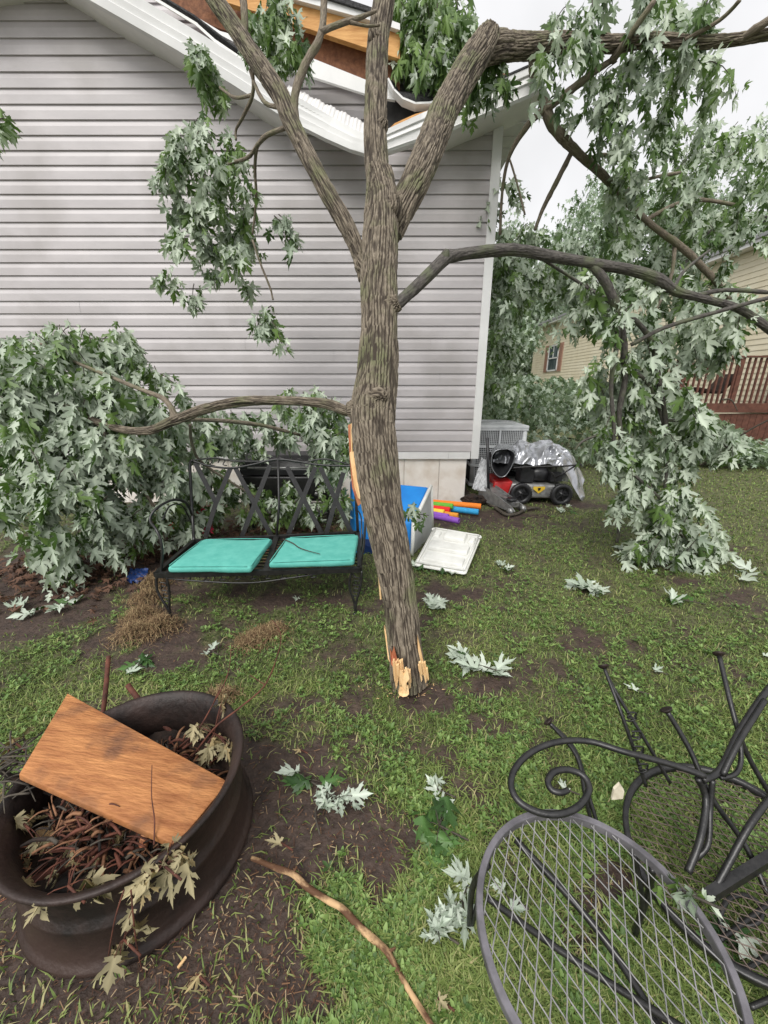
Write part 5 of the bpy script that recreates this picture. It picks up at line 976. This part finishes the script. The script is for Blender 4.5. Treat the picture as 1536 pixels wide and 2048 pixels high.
leafcluster([G(330, 1700, .29), G(360, 1715, .28), G(300, 1745, .27), G(345, 1750, .24), G(290, 1760, .26)], 'leaf_dry', .055, 'dried_leaf_sprig', 'cluster of dried tan leaves hanging over the near rim', 'dried leaves', n=5)
leafcluster([G(265, 1830, .19), G(262, 1870, .15), G(240, 1900, .12), G(225, 1915, .08)], 'leaf_dry', .055, 'dried_leaf_sprig', 'dried leaves dangling lowest outside the ring', 'dried leaves', n=3)
leafcluster([G(400, 1450, .25), G(430, 1480, .24), G(455, 1490, .25), G(410, 1510, .2), G(445, 1400, .3)], 'leaf_dry', .045, 'dried_leaf_sprig', 'dried olive leaves caught inside the far rim', 'dried leaves', n=8)
leafcluster([G(100, 1790, .27), G(150, 1770, .27), G(180, 1760, .26)], 'leaf_dry', .06, 'dried_leaf_sprig', 'pale curled leaf draped on the nearest edge of the rim', 'dried leaves', n=2)
leafcluster([G(30, 1480, .28), G(20, 1510, .27), G(45, 1465, .28)], 'leaf_dry', .06, 'dried_leaf_sprig', 'dried leaves beside the far end of the plank', 'dried leaves', n=2)
leafcluster([G(25, 1690, .2), G(50, 1720, .18), G(150, 1680, .18), G(200, 1720, .18), G(120, 1740, .2), G(240, 1680, .18), G(60, 1760, .22), G(180, 1650, .2), G(140, 1690, .21)], 'leaf_dry', .038, 'dried_leaf_sprig', 'small tan leaf scraps inside the fire ring', 'dried leaves', n=3)
leafcluster([G(10, 1590, .25), G(60, 1640, .23), G(20, 1650, .24), G(90, 1680, .23)], 'leaf_dry', .045, 'dried_leaf_sprig', 'crumpled brown leaves heaped on the twigs at the frame edge', 'dried leaves', n=4)
tw_ = M()
for i in range(46):
    c = G(random.uniform(-40, 70), random.uniform(1480, 1600), .25 + .07 * random.random()); t_ = random.uniform(0, 6.28); l_ = random.uniform(.04, .12); d = Vector((cos(t_), sin(t_), random.uniform(-.4, .3))) * l_
    tw_.tube([c - d * .5, c + Vector((0, 0, .012)), c + d * .5], [.003, .0024, .001], 5, res=3, bump=.2, seed=i)
tag(tw_.build('twig_tangle', MT['twig']), 'tangle of dry twigs spilling over the far side of the fire ring at frame edge', 'twigs', kind='stuff')
m = M(); 
for i in range(70):
    c = G(random.uniform(5, 60), random.uniform(1690, 1790), .17 + random.random() * .03); d = Vector((random.uniform(-1, 1), random.uniform(-1, 1), random.uniform(-.2, .5))) * .022; m.tube([c, c + d], [.001, .0006], 3)
tag(m.build('dry_needles', MT['redwood']), 'tuft of rusty brown dead needles at the ring edge', 'needles', kind='stuff')

# ================================================================== IRON CHAIRS
def diamond(m, c, r, pitch, ln, sw, zf=lambda x, y: 0, rot=0, tf=None):
    k = int(2 * r / pitch) + 2; nseg = int(2 * r / (ln / 2)) + 2
    for i in range(-k, k + 1):
        run = []
        for j in range(nseg * 4 + 1):
            v = -r + j * (ln / 8); ph = (j / 8 * 2 * pi); off = pitch / 4 * (1 if i % 2 == 0 else -1); 
            tri = max(-1, min(1, 1.5 * cos(ph))); u = i * pitch / 2 + off * max(-1, min(1, 1.12 * (4 * abs((j / 8) % 1 - .5) - 1)))
            if u * u + v * v < (r - .004) ** 2: run.append(tf(u, v))
            else:
                if len(run) > 1: m.tube(run, sw, 5, caps=False)
                run = []
        if len(run) > 1: m.tube(run, sw, 5, caps=False)
c1 = Vector((.43, .475, .30))
ch = thing('iron_chair', (c1.x, c1.y, 0), 'black wrought iron chair with a round diamond mesh seat nearest the camera', 'chair', 'wrought iron chairs')
m = M(); m.lathe([(.224, -.014), (.237, -.014), (.2385, -.012), (.2385, .006), (.237, .008), (.225, .008), (.224, .006), (.224, -.014)], c1, 128, flat=True); m.build('seat_rim', MT['irongrey'], ch)
m = M(); diamond(m, c1, .228, .030, .060, .0014, tf=lambda u, v: c1 + Vector((u * cos(.02) - v * sin(.02), u * sin(.02) + v * cos(.02), .002 - .012 * (1 - (u * u + v * v) / .05)))); m.build('seat_mesh', MT['wiregrey'], ch)
for a, sp in ((2.55, 1.0), (.55, 1.0), (3.9, 1), (5.6, 1)):
    t = c1 + Vector((cos(a) * .225, sin(a) * .225, -.012)); f = c1 + Vector((cos(a) * .25, sin(a) * .25, -.30)); m = M()
    m.tube([t, t.lerp(f, .4) + Vector((cos(a), sin(a), 0)) * .02, f], .0075, 8, res=6); m.tube([t + Vector((-sin(a), cos(a), 0)) * .04, t.lerp(f, .5), f], .006, 8, res=6); m.lathe([(0, 0), (.016, 0), (.014, .01), (0, .012)], f, 12); m.build('leg', MT['iron'], ch)
m = M(); m.tube([c1 + Vector((-.2, .08, -.04)), c1 + Vector((-.02, .0, -.10)), c1 + Vector((.14, -.12, -.05))], .007, 8, res=8); m.tube([c1 + Vector((-.1, .19, -.03)), c1 + Vector((.04, .05, -.09)), c1 + Vector((.09, -.1, -.09)), c1 + Vector((.07, -.22, -.03))], .008, 8, res=8); m.build('brace', MT['iron'], ch)
m = M(); sp = [(1410, 1552, .36), (1340, 1528, .37), (1250, 1504, .38), (1180, 1483, .38), (1120, 1483, .38), (1070, 1500, .37), (1035, 1530, .36), (1022, 1565, .35), (1035, 1600, .34), (1075, 1624, .33), (1120, 1628, .33), (1158, 1612, .33), (1178, 1580, .34), (1168, 1553, .35), (1140, 1540, .355), (1110, 1543, .36), (1096, 1562, .355), (1104, 1580, .35), (1122, 1585, .35), (1136, 1580, .35)]
m.tube([G(*p) for p in sp], [.0085] * (len(sp) - 3) + [.008, .0075, .007], 12, res=6); m.build('armrest', MT['iron'], ch)
# second chair, tipped over
c2 = Vector((.92, .69, .16)); tilt = Matrix.Rotation(-.20, 3, 'Y') @ Matrix.Rotation(.10, 3, 'X')
ch = thing('iron_chair', (c2.x, c2.y, 0), 'black wrought iron chair tipped over with its legs in the air', 'chair', 'wrought iron chairs')
m = M(); m.lathe([(.228, -.011), (.242, -.011), (.244, .009), (.240, .012), (.228, .012), (.228, -.011)], c2, 96, tilt); m.build('seat_rim', MT['iron'], ch)
m = M(); diamond(m, c2, .23, .022, .042, .0014, tf=lambda u, v: c2 + tilt @ Vector((u * .8 - v * .6, u * .6 + v * .8, 0))); m.build('seat_mesh', MT['rustwire'], ch)
def foot(p, d): 
    d = d.normalized(); m = M(); z_ = d; x_ = z_.cross(Vector((0, 1, 0))).normalized(); y_ = z_.cross(x_); m.lathe([(0, -.001), (.007, -.004), (.015, .002), (.017, .006), (.013, .007), (.006, .004), (0, .005)], p, 18, Matrix((x_, y_, z_)).transposed()); return m
def upleg(tops, px, r=.0065, orn=False):
    m = M(); f = G(*px)
    for t in tops: pts = [G(*q) for q in t] + [f]; m.tube(pts, r, 9, res=6)
    if orn:
        for k in ((1262, 1432, .39), (1272, 1470, .34), (1276, 1500, .31), (1285, 1535, .27)):
            c = G(*k); m.tube([c + Vector((-.016, 0, .014)), c + Vector((.012, 0, .012)), c + Vector((.012, 0, -.008)), c + Vector((-.010, 0, -.006)), c + Vector((-.004, 0, .006))], .0028, 5, res=5)
            m.tube([c + Vector((-.02, 0, -.014)), c + Vector((0, 0, -.02)), c + Vector((.018, 0, -.01)), c + Vector((.01, 0, .002))], .0025, 5, res=5)
    d = f - G(*tops[0][-1]); o = m.build('leg', MT['iron'], ch); fo = foot(f, d).build('foot_pad', MT['rust'], o); return o
upleg([[(1292, 1572, .2), (1268, 1500, .30), (1240, 1420, .40)], [(1340, 1565, .2), (1290, 1480, .31), (1232, 1385, .42)]], (1208, 1335, .47), .0055, True)
upleg([[(1536, 1790, .14), (1490, 1690, .2), (1420, 1590, .3), (1380, 1500, .38)]], (1334, 1422, .46), .0072)
upleg([[(1560, 1620, .2), (1500, 1520, .32), (1470, 1440, .42)]], (1438, 1310, .53), .007)
upleg([[(1182, 1642, .16), (1170, 1590, .22), (1152, 1510, .3)], [(1192, 1640, .16), (1180, 1600, .2), (1150, 1500, .3)]], (1098, 1445, .36), .006)
m = M()
for t, r_ in (([(1560, 1350, .5), (1520, 1400, .47), (1478, 1465, .42), (1440, 1540, .36), (1405, 1560, .35)], .009), ([(1478, 1470, .42), (1482, 1520, .38), (1470, 1548, .36), (1440, 1556, .35)], .006), ([(1395, 1556, .35), (1412, 1600, .3), (1400, 1680, .25), (1375, 1745, .2)], .0085), ([(1425, 1560, .35), (1420, 1620, .28), (1415, 1690, .23), (1385, 1720, .2)], .007), ([(1560, 1570, .33), (1500, 1650, .28), (1450, 1740, .2), (1425, 1785, .16)], .008), ([(1445, 1550, .36), (1480, 1480, .42), (1530, 1400, .48)], .0075)):
    m.tube([G(*q) for q in t], r_, 9, res=6)
m.build('back_frame', MT['iron'], ch)
m = M(); a, b = G(1412, 1795, .16), G(1580, 1690, .2); m.bar(a, b, .02, .035); m.build('back_strap', MT['iron'], ch)
m = M()
for t in ([(1450, 1870, .05), (1440, 1840, .06), (1455, 1800, .08), (1490, 1790, .08), (1520, 1810, .07), (1520, 1840, .06), (1495, 1850, .05), (1480, 1835, .05)], [(1440, 1880, .05), (1480, 1850, .06), (1560, 1790, .09)], [(1475, 1950, .04), (1536, 1910, .06), (1570, 1890, .07)], [(1500, 2015, .04), (1560, 1990, .06)]): m.tube([G(*q) for q in t], .006, 8, res=6)
m.build('side_scroll', MT['iron'], ch)

# ================================================================== FALLEN STICK, SPRIGS, DRY GRASS, BITS
m = M(); px = [(503, 1716, 6), (545, 1733, 8), (585, 1748, 9), (615, 1775, 10), (655, 1800, 9), (690, 1822, 10), (720, 1855, 11), (755, 1885, 11), (775, 1905, 10), (800, 1950, 9), (830, 2000, 9), (870, 2060, 8)]
pts = [G(a, b, .022 + .005 * (i % 3)) for i, (a, b, c) in enumerate(px)]; m.tube(pts, [rad(p, c[2] * .62) for p, c in zip(pts, px)], 12, res=8, bump=.35, seed=4)
m.tube([pts[2], pts[2] + Vector((.01, .015, .006))], [.005, .003], 6); m.tube([pts[8], pts[8] + Vector((.02, .006, .006))], [.005, .0025], 6)
tag(m.build('peeled_branch', MT['stick'], attr=True), 'long crooked branch with peeling bark on the soil between ring and chair', 'branch')
def sprig(px, size, silver, label, n=4, mtl='leaf_pale', z=.02, stem=None):
    return leafcluster([G(a, b, z) for a, b in px], mtl, size, 'leaf_sprig', label, 'leaf sprig', silver, True, stem, 'leaf sprigs fallen on the lawn', n)
sprig([(595, 1545), (610, 1570), (630, 1560)], .07, .1, 'dark green leafy half of the sprig beside the fire ring', 3)
sprig([(650, 1585), (680, 1600), (700, 1605), (650, 1610)], .055, 1, 'silver leaf sprig with curled stem right of the fire ring', 4, stem=[G(655, 1590, .02), G(630, 1620, .02), G(640, 1670, .02)])
sprig([(872, 1570), (876, 1590)], .06, .95, 'small silver leaf tip above the large green sprig', 2)
sprig([(880, 1640), (850, 1650), (900, 1680), (860, 1690), (890, 1620)], .085, .08, 'large fresh green leaf sprig in the middle of the lawn', 3)
sprig([(935, 1765), (905, 1820), (930, 1840)], .06, .95, 'twisted silver leaves just before the mesh chair seat', 3)
sprig([(860, 1860), (885, 1850), (880, 1870)], .05, .95, 'silver leaves lying nearest the peeled branch', 3)
sprig([(1015, 1790), (1025, 1800)], .05, .95, 'single silver leaf under the mesh seat edge', 1)
sprig([(940, 1325), (965, 1340), (930, 1315), (985, 1345)], .095, .9, 'bright silver sprig right of the trunk base', 3)
sprig([(870, 1210), (885, 1215), (860, 1205)], .09, .8, 'silver green sprig below the cooler lid', 3)
sprig([(1160, 1175), (1175, 1180), (1190, 1185)], .12, .9, 'silver sprig alone on the open lawn', 3)
sprig([(1000, 1130), (1010, 1140)], .09, .9, 'pair of pale leaves beside the cooler lid', 2)
sprig([(1345, 1205), (1375, 1200)], .12, .9, 'pale leaves on the grass below the hanging branch', 2)
sprig([(1305, 1338)], .05, .95, 'lone pale leaf left of the upturned chair feet', 1)
sprig([(1270, 1380)], .05, .95, 'lone pale leaf between the upturned chair legs', 1)
sprig([(1520, 1310)], .06, .95, 'pale leaf at the edge beyond the upturned chair', 1)
sprig([(415, 1310), (425, 1305)], .06, .95, 'small white leaf between bench and fire ring', 1)
sprig([(280, 1330), (295, 1320), (255, 1345)], .07, .1, 'yellow green leaves on the grass behind the fire ring', 3)
sprig([(1140, 1580), (1130, 1570)], .04, .95, 'small pale leaf inside the scrolled armrest', 1)
sprig([(30, 1220), (60, 1225)], .1, .9, 'pale sprig nearest the frame edge below the leafy heap', 3)
sprig([(125, 1215), (140, 1205)], .09, .9, 'pale sprig at the foot of the leafy heap', 3)
sprig([(600, 1195)], .06, .9, 'dull leaf in the shade under the bench', 1)
sprig([(1125, 1025), (1140, 1022)], .14, .9, 'pale leaves on the dirt below the mower wheels', 2)
sprig([(840, 1135), (880, 1140), (900, 1145)], .09, .3, 'green leaves tucked under the cooler lid', 3)
sprig([(1250, 1100), (1280, 1110), (1270, 1095)], .1, .95, 'white leaves under the hanging branch tip', 3)
sprig([(1480, 1155), (1500, 1150)], .11, .9, 'pale leaves at far edge of the lawn', 2)
leafcluster([P(822, 1010, 2.75), P(835, 1025, 2.72), P(812, 1030, 2.7), P(840, 1045, 2.7)], 'leaf', .1, 'leaf_sprig', 'green leaf sprig hanging in front of the cooler side', 'leaf sprig', .1, n=3)
t = leafcluster([G(1345, 1765, .32), G(1375, 1790, .32), G(1360, 1800, .32), G(1400, 1780, .31)], 'leaf', .06, 'leaf_sprig', 'green and silver leaf sprig caught on the mesh chair rim', 'leaf sprig', .4, n=2)
sprig([(1450, 1900), (1500, 1940), (1420, 1860), (1480, 1880)], .09, .15, 'dark green leaves under the tipped chair', 3)
sprig([(885, 2010)], .035, .5, 'dried brown leaf crumpled near the bottom edge', 2, 'leaf_dry')
sprig([(600, 1500)], .03, .5, 'curled orange tan leaf above the dark green sprig', 1, 'leaf_dry')
sprig([(390, 1945), (400, 1955)], .035, .5, 'small olive dried leaf below the ring', 1, 'leaf_dry')
sprig([(565, 1690)], .04, .5, 'brown leaf at the end of the peeled branch', 1, 'leaf_dry')
m = M(); c = G(1237, 1590, .22); m.prism([c + Vector(q_) for q_ in ((-.016, 0, -.02), (.016, 0, -.016), (.018, .004, .008), (.004, .01, .028), (-.012, .006, .012))], (0, .006, .004)); tag(m.build('bark_chip', MT['chip']), 'pale speckled bark chip stuck on the tipped chair rim', 'bark chip')
m = M()
for i in range(60):
    q_ = G(815 + random.gauss(0, 42), 1372 + abs(random.gauss(0, 14)), .008 + .012 * random.random()); t_ = random.uniform(0, 6.28); l_ = random.uniform(.004, .018)
    m.prism([q_, q_ + Vector((cos(t_), sin(t_), .1)) * l_, q_ + Vector((cos(t_ + .3), sin(t_ + .3), 0)) * l_ * .8], (0, 0, .0015))
tag(m.build('splinters', MT['rawwood']), 'pale wood splinters scattered on the soil round the trunk base', 'splinters', kind='stuff')
m = M(); c = G(364, 1925, .01); m.box(c, (.006, .022, .004), Matrix.Rotation(-.5, 3, 'Z')); tag(m.build('wood_chip', MT['rawwood']), 'small orange wood chip on the soil below the ring', 'wood chip')
def clump(cs, n, label, h=.06, sd=.1, L=.07):
    m = M(); N_ = n; c = np.array([[*G(a, b)[:2]] for a, b in cs]); k = rng.integers(0, len(c), N_); x = c[k, 0] + rng.normal(size=N_) * sd; y = c[k, 1] + rng.normal(size=N_) * sd * .8
    dmin = np.min(np.hypot(x[:, None] - c[None, :, 0], y[:, None] - c[None, :, 1]), 1); z = ground_z(x, y) + h * np.exp(-(dmin / (sd * 1.3)) ** 2) * rng.random(N_) ** .5 + .004
    a = rng.random(N_) * 6.28; el = rng.normal(size=N_) * .35; l = L * (.4 + .8 * rng.random(N_)); d = np.stack([np.cos(a) * np.cos(el), np.sin(a) * np.cos(el), np.sin(el)], 1) * l[:, None]; s = np.stack([-np.sin(a), np.cos(a), 0 * a], 1) * .0012
    b = np.stack([x, y, z], 1); mid = b + d * .5 + np.array([0, 0, .012]); V = np.stack([b - s, b + s, mid + s, mid - s, b + d + s * .4, b + d - s * .4], 1).reshape(-1, 3)
    lo = (np.array([0, 1, 2, 3, 3, 2, 4, 5])[None] + (np.arange(N_) * 6)[:, None]).ravel(); A = np.zeros((N_, 6, 3)); A[:, :, 0] = rng.random(N_)[:, None] ** 1.3
    m.add(V, (lo, np.full(2 * N_, 4)), 0, A.reshape(-1, 3)); tag(m.build('dry_grass_clump', MT['straw'], attr=True), label, 'dry grass')
clump([(310, 1170), (295, 1205), (285, 1240), (320, 1260), (270, 1275)], 4200, 'heap of dead brown grass by the bench front leg', .09, .06, .05)
clump([(520, 1275), (500, 1290), (545, 1265)], 1500, 'smaller tan tuft of dead grass before the bench', .04, .05, .045)
clump([(310, 1110)], 700, 'little dead grass tuft behind the bench arm', .09, .05, .05)
clump([(430, 1400), (455, 1395)], 400, 'dead grass tuft against the far side of the fire ring', .05, .03, .04)
# things under the leafy heap
m = M(); m.tube([P(318, 1050, 3.0), P(346, 1052, 3.0)], .022, 12); m.tube([P(316, 1050, 3.0), P(321, 1050, 3.0)], .03, 12); m.tube([P(342, 1052, 3.0), P(347, 1052, 3.0)], .03, 12); tag(m.build('toy', MT['neon']), 'bright orange red plastic toy behind the bench arm', 'toy')
tag(crumple([P(388, 1068, 3.25), P(428, 1068, 3.25), P(424, 1012, 3.4), P(398, 1022, 3.4)], 'plastic_bag', MT['pink'], .05, 24), 'crumpled pink plastic bag seen through the bench back', 'plastic bag')
tag(crumple([G(252, 1165, .02), G(292, 1165, .02), G(298, 1140, .05), G(262, 1140, .05)], 'blue_cloth', MT['navy'], .02, 20), 'dark blue cloth scrap on the ground beside the bench', 'cloth')
tag(crumple([P(-30, 1040, 2.9), P(28, 1048, 2.9), P(24, 1015, 3.1), P(-30, 1005, 3.1)], 'red_sheet', MT['redwood'], .04, 20), 'dull red plastic sheet under the leafy heap at frame edge', 'plastic sheet')
n = 900; c = [G(a, b) for a, b in ((60, 1160), (200, 1140), (150, 1180), (300, 1100), (450, 1090), (600, 1085))]; k = rng.integers(0, len(c), n)
x = np.array([q_.x for q_ in c])[k] + rng.normal(size=n) * .3; y = np.array([q_.y for q_ in c])[k] + rng.normal(size=n) * .22 + .1
m = M(); a = rng.random(n) * 6.28; put_leaves(m, np.stack([x, y, ground_z(x, y) + .02 + .04 * rng.random(n)], 1), np.stack([np.cos(a), np.sin(a), rng.normal(size=n) * .3], 1), np.array([0, 0, 1.]) + rng.normal(size=(n, 3)) * .5, .045 + .03 * rng.random(n))
tag(m.build('dead_leaves', MT['drybrown'], attr=True), 'layer of brown dead leaves under the fallen foliage', 'dead leaves', kind='stuff')
